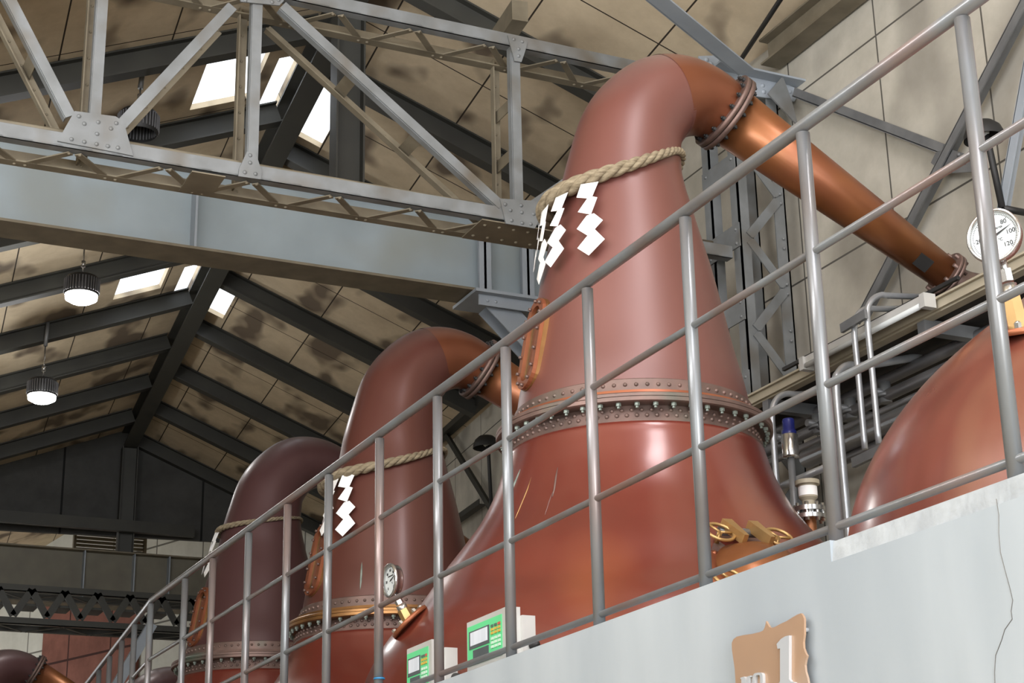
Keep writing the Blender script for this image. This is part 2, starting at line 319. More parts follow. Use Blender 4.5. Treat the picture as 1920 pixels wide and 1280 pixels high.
# platform wall
struct(MB().bx(2.47, 2.59, 3.42, 10.33, -1.6, .925).build('wall_platform', M['plaster'], loc=(0, 0, 0)))
mb = MB().bx(2.47, 2.59, 1.0, 3.42, -1.6, .872)
a = struct(mb.build('wall_platform', M['plaster'], loc=(0, 0, 0)))
mb = MB().prism([V((2.472, 3.42, .872)), V((2.480, 3.42, .922)), V((2.59, 3.42, .926)), V((2.59, 3.42, .872))], (0, -2.42, 0))
mb.build('trim', M['rough_plaster'], a)
EX, EY = 2.47 + .31, 14.5
mb = MB().bar((2.53, 10.33, -.33), (2.53 + .42, EY, -.33), .12, 2.51); struct(mb.build('wall_platform', M['plaster'], loc=(0, 0, 0)))
struct(MB().bx(2.59, 6.6, -1.0, 15.0, .05, .25).build('floor_platform', M['floor']))
# crack in the plaster
pts = [(1868, 935), (1873, 965), (1873, 1000), (1876, 1035), (1885, 1070), (1894, 1103), (1899, 1125), (1896, 1145), (1898, 1160), (1884, 1180), (1878, 1200), (1867, 1228), (1865, 1260), (1866, 1290)]
mb = MB()
P = [atX(x, y, 2.4695) for x, y in pts]
for i in range(len(P) - 1): mb.bar(P[i], P[i + 1], .0012, .0012, (0, 1, 0))
mb.build('crack', M['crack'], a)
# ------------------------------------------------------------------ plaque
sc = 150 / 1280
def plq(l, X): return [atX(1340 + x * sc, 1130 + y * sc, X) for x, y in l]
top = [(320, 1050), (295, 880), (275, 750), (272, 640), (300, 580), (350, 540), (450, 515), (600, 495), (720, 465), (775, 440), (800, 390), (815, 340), (820, 290), (840, 330), (870, 380), (905, 400), (960, 385), (1040, 340), (1150, 290), (1260, 220), (1320, 185), (1380, 165), (1410, 205), (1430, 260), (1430, 500), (1415, 620), (1420, 720), (1445, 790), (1475, 845)]
PT = plq(top, 2.445); zr = PT[-1].z; 
zmid = PT[-1].z + .0
bot = [V((p.x, p.y, 2 * zmid - p.z)) for p in reversed(PT[:-1])]
t = thing('name_plaque', V((2.455, PT[12].y, 2 * zmid - PT[12].z)), 'beaten copper plaque with raised NO 1 lettering on the grey platform wall', 'plaque')
MB().prism(PT + bot, (.006, 0, 0)).build('plate', M['plaque'], t)
mb = MB()
for i in (3, 22): mb.tube([PT[i] + V((.005, 0.02 if i > 10 else -.02, -.03)), PT[i] + V((.027, .02 if i > 10 else -.02, -.03))], .006, 8)
mb.build('stud', M['letters'], t)
one = [(990, 655), (1060, 575), (1130, 532), (1190, 518), (1187, 1215), (1215, 1255), (1275, 1270), (1275, 1310), (960, 1360), (960, 1300), (1035, 1275), (1045, 1240), (1045, 725), (1005, 735)]
MB().prism(plq(one, 2.437), (.008, 0, 0)).build('numeral_one', M['letters'], t)
mb = MB()
for l in ([(410, 1195), (470, 1178), (520, 1265), (515, 1180), (575, 1160), (575, 1185), (555, 1190), (560, 1420), (520, 1430), (455, 1270), (455, 1450), (480, 1445), (480, 1470), (410, 1490), (410, 1460), (425, 1455), (425, 1215), (410, 1220)],): mb.prism(plq(l, 2.437), (.008, 0, 0))
mb.build('letter_n', M['letters'], t)
mb = MB(); O1 = []; O2 = []
for k in range(24):
    a_ = 2 * math.pi * k / 24; cs, sn = math.cos(a_), math.sin(a_)
    O1.append((685 + 85 * abs(cs) ** .5 * (1 if cs > 0 else -1), 1265 - 22 * cs - 150 * abs(sn) ** .6 * (1 if sn > 0 else -1)))
    O2.append((685 + 42 * abs(cs) ** .5 * (1 if cs > 0 else -1), 1265 - 11 * cs - 112 * abs(sn) ** .6 * (1 if sn > 0 else -1)))
A_ = plq(O1, 2.437); B_ = plq(O2, 2.437); n = 24; e = V((.008, 0, 0))
mb.add(A_ + B_ + [p + e for p in A_] + [p + e for p in B_], [(i, (i + 1) % n, n + (i + 1) % n, n + i) for i in range(n)] + [(i, 2 * n + i, 2 * n + (i + 1) % n, (i + 1) % n) for i in range(n)] + [(n + i, n + (i + 1) % n, 3 * n + (i + 1) % n, 3 * n + i) for i in range(n)])
mb.build('letter_o', M['letters'], t)
# ------------------------------------------------------------------ railing
XR = 2.5; SP = .2475 * 2.5 * .999
rail = thing('railing', V((XR, 6.0, .93)), 'grey painted tubular steel railing with four rails on top of the platform wall', 'railing')
K = V((2.5, 10.34, 0)); KE = V((2.5 + .105 * 4.16 , 14.5, 0))
for q_ in (.60, .855, 1.113, 1.3735, 1.617, 1.866, 2.117, 2.365, 2.611, 2.861, 3.093, 3.342, 3.60, 3.824, 4.135):
    MB().tube([(XR, q_ * 2.5, .86 if q_ < 1.2 else .925), (XR, q_ * 2.5, 2.02)], .0187, 20).build('post', M['rail'], rail)
for dd_ in (.71, 1.33, 1.99, 2.63, 3.3, 3.9):
    p = K + (KE - K).normalized() * dd_
    MB().tube([(p.x, p.y, .925), (p.x, p.y, 2.02)], .0187, 16).build('post', M['rail'], rail)
yn = 1.0
for z, r, nm in ((2.04, .0178, 'handrail'), (1.683, .0108, 'rail'), (1.322, .0108, 'rail'), (.962, .0108, 'rail')):
    MB().tube([(XR, yn, z), (XR, 4, z), (XR, 7, z), (XR, K.y - .06, z), (XR + .002, K.y, z), (XR + .01, K.y + .06, z), (KE.x, KE.y, z)], r, 20).build(nm, M['rail'], rail)
o = MB().ring((XR, 0, 0), (0, 0, 1), .0195, .004, 20, 8)
pt = atX(711, 1272, 2.5)
for p in o.v: p += V((0, pt.y, pt.z))
tag(o.build('cable_tie', M['tie_blue']), 'blue tie wrapped round a railing post, left of the small green control panel', 'tie')
# ------------------------------------------------------------------ stills
BODY = [(2.175, .585), (2.159, .60), (2.108, .614), (1.994, .652), (1.855, .72), (1.742, .80), (1.606, .905), (1.447, 1.02), (1.314, 1.145), (1.159, 1.235), (.98, 1.295), (.8, 1.31), (.55, 1.30), (.40, 1.26), (.27, 1.18), (.25, 1.10), (.25, 0)]
NECK = [(2.37, .548), (2.485, .529), (2.657, .491), (2.886, .447), (3.092, .405), (3.357, .342)]
ELB = [(3.9, 3.50, .312), (3.915, 3.65, .283), (3.955, 3.83, .262), (4.03, 3.96, .245), (4.14, 4.065, .230), (4.27, 4.11, .210), (4.40, 4.11, .185), (4.53, 4.07, .161)]
def make_still(Y, dzf, dzt, label, X=3.9, bz=0.0, gl=True, ringmat='ring_copper', segs=72, arm_end=(5.86, 3.367), bronze=False, neckc='neck_copper', bodyc='body_copper', elbc='elbow_copper', br=1.0):
    o0 = V((X, Y, .25)); t = thing('pot_still', o0, label, 'still', 'pot stills standing in a row on the platform')
    dX = X - 3.9
    zf0, zt0 = 2.37, 3.357
    def mz(z): # neck height mapping
        f = (z - zf0) / (zt0 - zf0); return z + dzf + (dzt - dzf) * f
    bp = []
    for z, r in BODY:
        f = max(0, min(1, (z - .25) / (2.175 - .25))); bp.append((z + dzf * f, r if r < .62 else .62 + (r - .62) * br))
    pr = crv([(r, z) for z, r in bp[:-3]], 5) + [(r, z) for z, r in bp[-3:]]
    MB().lathe([(r, z) for r, z in pr], (X, Y, 0), n=segs * 2).build('pot_body', M[bodyc], t)
    # neck and swan-neck elbow as one surface
    path = [V((X, Y, mz(z))) for z, r in NECK]; rad = [r for z, r in NECK]
    path += [V((x + dX, Y, z + dzt)) for x, z, r in ELB]; rad += [r for x, z, r in ELB]
    q = crv([(p.x, p.y, p.z, r) for p, r in zip(path, rad)], 5)
    si = next(i for i, p in enumerate(q) if p[0] > X + .27)
    MB().tube([p[:3] for p in q[:si + 1]], [p[3] for p in q[:si + 1]], segs + 24, cap=False).build('neck', M[neckc], t)
    MB().tube([p[:3] for p in q[si - 1:]], [p[3] + .0012 for p in q[si - 1:]], segs + 24, cap=False).build('elbow', M[elbc], t)
    # flange stack
    D = V((0, 0, dzf)); o = V((X, Y, dzf))
    fr = MB().hardlathe([(.548, 2.378), (.558, 2.372), (.566, 2.305), (.602, 2.305)], o, n=96)
    for k in range(72):
        a = 2 * math.pi * (k + .5) / 72; d = V((math.cos(a), math.sin(a), .1)); fr.dome(o + V((math.cos(a) * .560, math.sin(a) * .560, 2.345)), d, .0105, .009, 7)
    fr.build('rivet_band', M['aged_flange'], t)
    MB().hardlathe([(.56, 2.312), (.606, 2.308), (.612, 2.286), (.60, 2.283)], o, n=96).build('copper_gasket', M[ringmat], t)
    MB().hardlathe([(.60, 2.2885), (.641, 2.286), (.646, 2.281), (.646, 2.268), (.641, 2.2665), (.646, 2.265), (.646, 2.248), (.638, 2.244), (.57, 2.244)], o, n=96).build('joint_flange', M['bronze_ring' if bronze else 'aged_flange'], t)
    jf = [c_ for c_ in t.children if c_.name.startswith('joint_flange')][0]; pl_ = []
    for k in range(48):
        a = 2 * math.pi * (k + .3) / 48; pl_.append((o + V((math.cos(a) * .617, math.sin(a) * .617, 2.244)), (0, 0, -1)))
    bolts(MB().lathe([(0.0125, 0), (.0125, .014), (.007, .014), (.007, .024), (0, .024)], n=6, smooth=False), M['verdigris'], pl_, jf)
    cl = MB().hardlathe([(.575, 2.244), (.578, 2.225), (.592, 2.175), (.59, 2.168), (.58, 2.166)], o, n=96)
    for row, (rz_, rr, off) in enumerate(((2.222, .5785, 0), (2.196, .587, .5))):
        for k in range(84):
            a = 2 * math.pi * (k + off) / 84; cl.dome(o + V((math.cos(a) * rr, math.sin(a) * rr, rz_)), (math.cos(a), math.sin(a), .25), .0105, .009, 7)
    cl.build('riveted_collar', M['aged_flange'], t)
    # lyne arm
    e0 = V((ELB[-1][0] + dX, Y, ELB[-1][1] + dzt)); e1 = V((arm_end[0] + dX, Y, arm_end[1] + dzt)); dn = (e1 - e0).normalized()
    MB().tube([e0 + dn * .02, e0.lerp(e1, .5), e1], [.158, .124, .089], 48).build('lyne_arm', M['arm_copper'], t)
    fl = MB()
    for s0, s1 in ((-.03, -.004), (.0, .026)): fl.tube([e0 + dn * s0, e0 + dn * s1], .215, 64)
    af = fl.build('arm_flange', M['aged_flange'], t)
    pl_ = []; u = dn.orthogonal().normalized(); w_ = dn.cross(u)
    for k in range(16):
        a = 2 * math.pi * k / 16; p = e0 + (u * math.cos(a) + w_ * math.sin(a)) * .19; pl_.append((p, dn))
    bolts(MB().tube([(0, 0, -.052), (0, 0, -.044)], .007, 6).tube([(0, 0, -.044), (0, 0, -.028)], .013, 6, smooth=False).tube([(0, 0, -.028), (0, 0, .026)], .008, 6).tube([(0, 0, .026), (0, 0, .042)], .013, 6, smooth=False).tube([(0, 0, .042), (0, 0, .05)], .007, 6), M['dark_metal'], pl_, af)
    fl = MB()
    for s0, s1 in ((-.02, -.002), (.002, .02)): fl.tube([e1 + dn * s0, e1 + dn * s1], .132, 40)
    for k in range(8):
        a = 2 * math.pi * k / 8; p = e1 + (u * math.cos(a) + w_ * math.sin(a)) * .112; fl.tube([p - dn * .045, p + dn * .045], .011, 6)
    fl.tube([e1, e1 + dn * .08, e1 + dn * .13 + V((.02, 0, .012)), V((6.58 if Y < 11 else 7.3, Y, e1.z - .06))], .085, 32)
    fl.build('end_flange', M['aged_flange'], t)
    if gl:   # long sight glass on the side of the neck
        az = math.atan2(Y, X) + math.radians(90 + 27); c = V((X, Y, mz(2.665))); rr = .485
        nrm = V((math.cos(az), math.sin(az), .19)).normalized(); sd = V((-math.sin(az), math.cos(az), 0)); up = nrm.cross(sd); 
        if up.z < 0: up = -up
        cc = c + V((math.cos(az), math.sin(az), 0)) * rr
        def stad(w_, h_, n=14):
            l = []
            for k in range(n + 1): a = math.pi * k / n; l.append((w_ * math.cos(a), h_ + w_ * math.sin(a)))
            for k in range(n + 1): a = math.pi + math.pi * k / n; l.append((w_ * math.cos(a), -h_ + w_ * math.sin(a)))
            return l
        def fr_(wo, wi, h_, d0, d1, mat_, nm, par):
            A = [cc + sd * x + up * y + nrm * d0 for x, y in stad(wo, h_)]; A2 = [cc + sd * x + up * y + nrm * d1 for x, y in stad(wo, h_)]
            B2 = [cc + sd * x + up * y + nrm * d1 for x, y in stad(wi, h_)]; B = [cc + sd * x + up * y + nrm * d0 for x, y in stad(wi, h_)]; n_ = len(A); m_ = MB()
            m_.add(A + A2 + B2 + B, [(i + k * n_, (i + 1) % n_ + k * n_, (i + 1) % n_ + (k + 1) * n_, i + (k + 1) * n_) for k in range(3) for i in range(n_)])
            return m_.build(nm, mat_, par)
        fr_(.098, .055, .135, -.05, .016, M['bronze_ring'], 'sight_glass_frame', t)
        f2 = fr_(.094, .055, .135, .016, .034, M['ring_copper'], 'sight_glass_frame', t)
        MB().prism([cc + sd * x + up * y + nrm * .006 for x, y in stad(.06, .135)], nrm * .004).build('sight_glass', M['dark_glass'], t)
        pl_ = []
        for x, y in stad(.078, .135, 4) + [(.078, .05), (.078, -.05), (-.078, .05), (-.078, -.05)]: p = cc + sd * x + up * y + nrm * .034; pl_.append((p, nrm))
        bolts(MB().tube([(0, 0, 0), (0, 0, .014)], .008, 6), M['aged_flange'], pl_, f2)
    return t, mz, pr
st1, mz1, pr1 = make_still(6.87, 0, 0, 'largest copper pot still, nearest with its full neck and lyne arm in view')
st2, mz2, pr2 = make_still(10.02, -.375, -.42, 'middle copper pot still behind the largest one, with bronze flange ring', X=3.92, bronze=True, ringmat='bronze_ring', arm_end=(5.9, 3.4), neckc='neck_dimmed')
st3, mz3, pr3 = make_still(12.78, -.20, -.42, 'third copper pot still from the front, shaded purple-brown with rope', X=3.93, ringmat='aged_flange', neckc='neck_shaded', elbc='neck_shaded', br=.58)
# distant stills
st4, _, _ = make_still(15.9, -1.10, -1.78, 'small purple-brown pot still whose domed neck just shows through the railing', X=3.72, gl=False, segs=48, neckc='neck_shaded', elbc='neck_shaded')
st5, _, _ = make_still(20.0, -.9, -1.02, 'farthest pot still with bolted arm flange at the lower left corner', X=2.93, gl=False, segs=48, neckc='neck_shaded', elbc='neck_shaded')
# near still at the right edge: ball-shaped shoulder
t0 = thing('pot_still', V((3.9, 3.6, .25)), 'bulging copper pot still shoulder cut off by the right edge', 'still', 'pot stills standing in a row on the platform')
pr0 = crv([(.30, 2.25), (.31, 2.05), (.34, 1.93), (.42, 1.835), (.512, 1.755), (.64, 1.66), (.775, 1.54), (.885, 1.405), (.965, 1.26), (1.005, 1.12), (1.03, .95), (1.03, .7), (.98, .45), (.9, .25)], 6) + [(0, .25)]
MB().lathe(pr0, (3.9, 3.6, 0), n=144).build('pot_body', M['shoulder_copper'], t0)
q = crv([(3.9, 3.6, 2.25, .30), (3.9, 3.6, 2.7, .27), (3.9, 3.6, 3.3, .24), (4.0, 3.6, 3.6, .23), (4.3, 3.6, 3.75, .2), (4.7, 3.6, 3.6, .18), (5.9, 3.6, 3.0, .12)], 5)
MB().tube([p[:3] for p in q], [p[3] for p in q], 48).build('neck', M['neck_copper'], t0)

def on_prof(px, py, X, Y, prof):   # first point of a view ray on a body of revolution
    q_ = ray(px, py); s = .5 * Y / q_.y
    zs = sorted([(z, r) for r, z in prof])
    def rad(z):
        for i in range(len(zs) - 1):
            if zs[i][0] <= z <= zs[i + 1][0]: return zs[i][1] + (zs[i + 1][1] - zs[i][1]) * (z - zs[i][0]) / max(1e-6, zs[i + 1][0] - zs[i][0])
        return 0
    best = (9, None)
    for i in range(3000):
        p = q_ * s; g = math.hypot(p.x - X, p.y - Y) - rad(p.z)
        if g < best[0]: best = (g, p.copy())
        if g < 0: break
        s += .0006 * Y / q_.y
    return best[1]
# ------------------------------------------------------------------ straw ropes and paper streamers
def neck_r(z, mz):
    zs = [(mz(a), r) for a, r in NECK] + [(mz(3.357) + .145, .312), (mz(3.357) + .30, .283), (mz(3.357) + .48, .265)]
    for i in range(len(zs) - 1):
        if zs[i][0] <= z <= zs[i + 1][0]: return zs[i][1] + (zs[i + 1][1] - zs[i][1]) * (z - zs[i][0]) / (zs[i + 1][0] - zs[i][0])
    return zs[-1][1]
def rope(X, Y, mz, zl, zr, rl, rr, label, amin=-200, amax=95, strands=3, tails=True, cx=.02, kp=2.2):
    """azimuth 0 = to the right of the view, -90 = towards the viewer, -180 = left"""
    vd = math.atan2(Y, X); pts = []; n = 220
    for i in range(n + 1):
        f = i / n; a = math.radians(amin + (amax - amin) * f)
        c = math.cos(a); k = (c + 1) / 2; z = zl + (zr - zl) * k ** kp
        R_ = rl + (rr - rl) * max(0, min(1, (math.degrees(a) + 200) / 170)) 
        rad = neck_r(z, mz) + R_ * 1.02
        d = V((math.cos(a + vd - math.pi / 2), math.sin(a + vd - math.pi / 2), 0))
        pts.append((V((X + cx * 0, Y, z)) + d * rad, R_))
    t = thing('straw_rope', pts[n // 2][0], label, 'rope')
    tot = 0; ph = [0]
    for i in range(1, n + 1):
        tot += (pts[i][0] - pts[i - 1][0]).length / (pts[i][1] * 3.6); ph.append(tot)
    for s in range(strands):
        pa = []; ra = []
        for i in range(n + 1):
            T = (pts[min(i + 1, n)][0] - pts[max(i - 1, 0)][0]).normalized(); up = V((0, 0, 1)); sd = T.cross(up).normalized(); up = sd.cross(T)
            a = 2 * math.pi * s / strands + ph[i] * 2 * math.pi * .55
            pa.append(pts[i][0] + (sd * math.cos(a) + up * math.sin(a)) * pts[i][1] * .48); ra.append(pts[i][1] * .56)
        MB().tube(pa, ra, 10).build('strand', M['straw'], t)
    if tails:
        m_ = MB()
        for k in range(9):
            p = pts[-1][0]; m_.tube([p, p + V((.03 + .02 * k / 9, -.02 * k / 9, random.uniform(-.04, .03)))], [.003, .001], 4)
        m_.build('frayed_end', M['straw'], t)
    return t, pts
r1, rp1 = rope(3.9, 6.87, mz1, 3.43, 3.69, .056, .019, 'thick twisted straw rope tied round the neck of the largest still', amin=-196, amax=60)
r2, rp2 = rope(3.92, 10.02, mz2, 2.80, 3.02, .05, .016, 'twisted straw rope round the neck of the middle still')
r3, rp3 = rope(3.93, 12.78, mz3, 3.10, 3.20, .028, .011, 'thin straw rope round the neck of the third, purple-brown still')
def streamer(top, az, sc_, label, flip=1, yawoff=0, lean=0.0, group=None):
    """zigzag of four folded paper squares hanging down; az = direction its face looks"""
    nrm = V((math.cos(az), math.sin(az), 0)); sd = V((-nrm.y, nrm.x, 0)) 
    sd = -sd if sd.dot(RX_) < 0 else sd
    segs = [[(25, 0), (143, 0), (98, 118), (-2, 92)], [(85, 98), (140, 118), (100, 236), (10, 200)], [(70, 236), (118, 226), (178, 284), (85, 384), (6, 320)], [(74, 392), (124, 340), (195, 424), (93, 524), (14, 458)]]
    t = MB(); k = sc_ * .00073
    for i, s in enumerate(segs):
        off = nrm * (.004 + .006 * (i % 2)) ; P_ = []
        for x, y in s: P_.append(V(top) + sd * ((x - 60) * k * flip) + V((0, 0, -y * k * 1.06)) + nrm * (.015 + (.09 + lean) * y / 524) + off * (1 if x > 60 else .2))
        t.prism(P_, nrm * .0012)
    o = t.build('paper_streamer', M['paper']); return tag(o, label, 'paper streamer', group)
RX_ = V((RX.x, RY.x, RZ.x))
def hang(pts, X, Y, deg_, drop=.01):
    i = int((deg_ + 200) / 295 * 220) if len(pts) == 221 else 0
    p, R_ = pts[max(0, min(220, i))]; return p, math.atan2(p.y - Y, p.x - X), R_
def hang_px(pts, X, Y, px, py):
    q_ = ray(px, py).normalized(); best = min(pts[20:200], key=lambda a: (a[0] - q_ * a[0].dot(q_)).length - (0 if a[0].dot(q_) < math.hypot(X, Y) + .9 else -9))
    return best[0], math.atan2(best[0].y - Y, best[0].x - X), best[1]
for (px, py, s_, fl_, yaw, lab) in ((1112, 374, 1.0, 1, .25, 'broad white zigzag paper streamer, rightmost on the rope of the largest still'), (1068, 388, .98, 1, .15, 'white zigzag paper streamer second from the right on the rope of the largest still'), (1047, 402, 1.0, 1, .12, 'narrow white paper streamer seen nearly edge-on, third from the right on the largest still'), (1036, 408, .75, 1, .05, 'short white paper streamer leftmost on the rope of the largest still')):
    p, az, R_ = hang_px(rp1, 3.9, 6.87, px, py - 10); streamer(p + V((math.cos(az), math.sin(az), 0)) * (R_ * .2) + V((0, 0, -R_ * .8)), az + yaw, s_, lab, fl_, lean=0 if px > 1050 else -.05)
p, az, R_ = hang_px(rp2, 3.92, 10.02, 648, 872); streamer(p + V((0, 0, -.02)), az + .35, 1.0, 'white zigzag paper streamer facing front on the middle still')
p, az, R_ = hang_px(rp2, 3.92, 10.02, 627, 885); streamer(p + V((0, 0, -.03)), az, .9, 'white paper streamer seen edge-on at the left of the middle still')
p, az, R_ = hang_px(rp3, 3.93, 12.78, 422, 1015); streamer(p + V((0, 0, -.01)), az + .4, .9, 'crumpled white paper streamer on the third still, right of two')
p, az, R_ = hang_px(rp3, 3.93, 12.78, 412, 1020); streamer(p + V((0, 0, -.02)), az - .1, .8, 'crumpled white paper streamer on the third still, left of two')
# ------------------------------------------------------------------ thermometers
def text(s, size, loc, xdir, ydir, mat_, parent, ext=.0004):
    cu = bpy.data.curves.new('lettering', 'FONT'); cu.body = s; cu.size = size; cu.align_x = 'CENTER'; cu.align_y = 'CENTER'; cu.extrude = ext; cu.materials.append(mat_)
    o = bpy.data.objects.new('lettering', cu); C.objects.link(o); me = bpy.data.meshes.new_from_object(o.evaluated_get(bpy.context.evaluated_depsgraph_get())); bpy.data.objects.remove(o); me.materials.clear(); me.materials.append(mat_); o = bpy.data.objects.new('numeral' if s.isdigit() else 'lettering', me); C.objects.link(o); z = V(xdir).cross(V(ydir)); 
    R = Matrix((V(xdir), V(ydir), z)).transposed().to_4x4(); o.parent = parent; o.matrix_local = Matrix.Translation(V(loc) - V(parent['_o'])) @ R; return o
def thermometer(c, nrm, upv, R_, base, label, mnrm, plate_r=.06, needle=45):
    c = V(c); nrm = V(nrm).normalized(); upv = V(upv); upv = (upv - nrm * upv.dot(nrm)).normalized(); sd = upv.cross(nrm)
    t = thing('thermometer', V(base), label, 'thermometer', 'dial thermometers on the stills')
    MB().lathe([(0, -.03), (R_ * .93, -.03), (R_ * .97, -.025), (R_ * .97, -.002), (R_ * 1.06, -.002), (R_ * 1.08, .004), (R_ * 1.06, .012), (R_ * .97, .014), (R_ * .93, .006), (R_ * .93, 0)], c, nrm, 64).build('case', M['steel'], t)
    MB().lathe([(R_ * .94, 0), (0, .0001)], c, nrm, 64).build('dial_face', M['dial'], t)
    tk = MB()
    for k in range(0, 61):
        a = math.radians(-225 + 270 * k / 60) * -1; a = math.radians(225 - 270 * k / 60); d = sd * math.cos(a) + upv * math.sin(a)
        L_ = .10 if k % 10 == 0 else .05; tk.bar(c + d * R_ * (.88 - L_) + nrm * .0008, c + d * R_ * .88 + nrm * .0008, .0012, .0006, nrm)
    tk.build('scale_marks', M['ink'], t)
    for k, s in enumerate(('0', '20', '40', '60', '80', '100', '120')):
        a = math.radians(225 - 45 * k); d = sd * math.cos(a) + upv * math.sin(a); text(s, R_ * .25, c + d * R_ * .64 + nrm * .001, sd, upv, M['ink'], t)
    text('THERMOMETER', R_ * .11, c + upv * R_ * .28 + nrm * .001, sd, upv, M['ink'], t); text('°C', R_ * .16, c - upv * R_ * .2 + sd * R_ * .2 + nrm * .001, sd, upv, M['ink'], t)
    a = math.radians(needle); d = sd * math.cos(a) + upv * math.sin(a); p = sd * -math.sin(a) + upv * math.cos(a)
    MB().prism([c + nrm * .002 + d * R_ * .8, c + nrm * .002 + p * R_ * .05, c + nrm * .002 - d * R_ * .15, c + nrm * .002 - p * R_ * .05], nrm * .001).build('needle', M['ink'], t)
    s0 = c - upv * R_ * .98 - nrm * .02; b = V(base); dd = (b - s0); L_ = dd.length; dd.normalize()
    MB().tube([s0 - dd * .02, s0 + dd * L_ * .25], .010, 12).tube([s0 + dd * L_ * .12, s0 + dd * L_ * .3], .018, 6, smooth=False).tube([s0 + dd * L_ * .34, s0 + dd * L_ * .6], .022, 16).build('stem', M['steel'], t)
    MB().tube([s0 + dd * L_ * .5, b], [.026, .03], 6, smooth=False).build('socket', M['brass'], t)
    mn = V(mnrm).normalized(); mp_ = MB().tube([b - mn * .012, b + mn * .006], plate_r, 36).build('mounting_plate', M['ring_copper'], t)
    u = mn.orthogonal().normalized(); w_ = mn.cross(u)
    bolts(MB().tube([(0, 0, 0), (0, 0, .02)], .0105, 6, smooth=False).dome((0, 0, .02), (0, 0, 1), .008), M['steel'], [(b + (u * math.cos(math.radians(60 * k)) + w_ * math.sin(math.radians(60 * k))) * plate_r * .78, mn) for k in range(6)], mp_); return t
# near gauge on the right-hand still
b = on_prof(1912, 625, 3.9, 3.6, pr0); dep = b.y
g = ray(1865, 443) * (dep / ray(1865, 443).y); 
upd = (g - (ray(1908, 600) * (dep / ray(1908, 600).y))).normalized()
th1 = thermometer(g, (-.88, -.46, -.05), upd, .072, b + V((0, 0, .01)), 'large white dial thermometer on the right-hand still at the right edge', (-.25, -.2, .95), .062, 20)
b = on_prof(768, 1165, 3.9, 6.87, pr1); dep = b.y
g = ray(733, 1088) * (dep / ray(733, 1088).y); upd = (g - (ray(762, 1160) * (dep / ray(762, 1160).y))).normalized()
th2 = thermometer(g, (-1, -.05, -.05), upd, .068, b, 'small steel-rimmed thermometer seen almost edge-on at left shoulder of the largest still', (-.62, .25, .72), .095, 20)
# ------------------------------------------------------------------ manhole of the largest still
mc = on_prof(1430, 1092, 3.9, 6.87, pr1)
az = math.atan2(mc.y - 6.87, mc.x - 3.9); mn = V((math.cos(az) * .72, math.sin(az) * .72, .70)).normalized(); ms = V((-math.sin(az), math.cos(az), 0)); ms = ms if ms.dot(RX_) > 0 else -ms; mu = mn.cross(ms); mu = mu if mu.z > 0 else -mu
t = thing('manhole_cover', mc, 'domed copper manhole cover with brass hinge arms and handwheels on the largest still', 'manhole cover')
MR = .195
MB().lathe([(MR * 1.25, -.05), (MR * 1.25, .012), (MR * 1.0, .016), (MR * 1.0, .035), (0, .035)], mc, mn, 64).build('neck_ring', M['ring_copper'], t)
MB().lathe([(MR * 1.05, .036), (MR * 1.06, .05), (MR * .98, .056), (MR * .9, .075), (MR * .7, .105), (MR * .4, .125), (0, .133)], mc, mn, 64).build('dome', M['arm_copper'], t)
for s_ in (-.065, .055):
    m_ = MB(); a_ = mc + ms * s_ + mu * (MR * 1.55) + mn * .07; b_ = mc + ms * (s_ + .012) + mu * (MR * .72) + mn * .115
    m_.prism([a_ - ms * .022 + mn * .03, a_ + ms * .022 + mn * .03, b_ + ms * .01 + mn * .014, b_ - ms * .01 + mn * .014], -mn * .045); m_.build('hinge_arm', M['brass'], t)
MB().tube([mc - ms * .1 + mu * MR * 1.42 + mn * .055, mc + ms * .1 + mu * MR * 1.42 + mn * .055], .018, 16).build('hinge_pin', M['gray_metal'], t)
for k, a in enumerate((120, 57, 206, 330, 270)):
    a = math.radians(a); d = ms * math.cos(a) + mu * math.sin(a); h = mc + d * MR * 1.3 + mn * .085
    wh = MB().ring(h, mn, .060, .0075, 28, 8)
    for j in range(3): aa = 2 * math.pi * j / 3; e = ms * math.cos(aa) + mu * math.sin(aa); wh.tube([h, h + e * .057], .006, 6)
    wh.tube([h, h - mn * .05], .011, 10); wh.build('handwheel', M['brass'], t)
    MB().box(mc + d * MR * 1.2 + mn * .02, (.04, .04, .03), Matrix((d, mn.cross(d), mn)).transposed()).build('clamp', M['aged_flange'], t)
rv = MB()
for k in range(14):
    a = 2 * math.pi * k / 14; d = ms * math.cos(a) + mu * math.sin(a); rv.dome(mc + d * MR * 1.17 + mn * .012, mn, .012)
rv.build('rivets', M['ring_copper'], t)
def scratch(pts, r, m, nm, stl, X, Y, pr):
    P_ = []
    for x, y in pts:
        p = on_prof(x, y, X, Y, pr)
        if p is not None: P_.append(p + V((p.x - X, p.y - Y, .15)).normalized() * (r * .2))
    if len(P_) > 1: MB().tube(P_, [r * .3] + [r] * (len(P_) - 2) + [r * .3], 6).build(nm, m, stl)
scratch([(997, 893), (990, 915), (980, 940), (966, 972)], .003, M['brass'], 'scratch', st1, 3.9, 6.87, pr1)
scratch([(1046, 876), (1043, 893), (1040, 915), (1036, 932)], .0045, M['aged_flange'], 'scratch', st1, 3.9, 6.87, pr1)
scratch([(1040, 915), (1030, 940), (1022, 965)], .004, M['neck_copper'], 'scratch', st1, 3.9, 6.87, pr1)
scratch([(679, 1050), (678, 1070), (677, 1090), (675, 1112)], .007, M['verdigris'], 'stain', st2, 3.92, 10.02, [(r_, mz2(z_)) for z_, r_ in NECK])
scratch([(976, 880), (966, 905), (960, 920)], .006, M['verdigris'], 'scratch', st1, 3.9, 6.87, pr1)
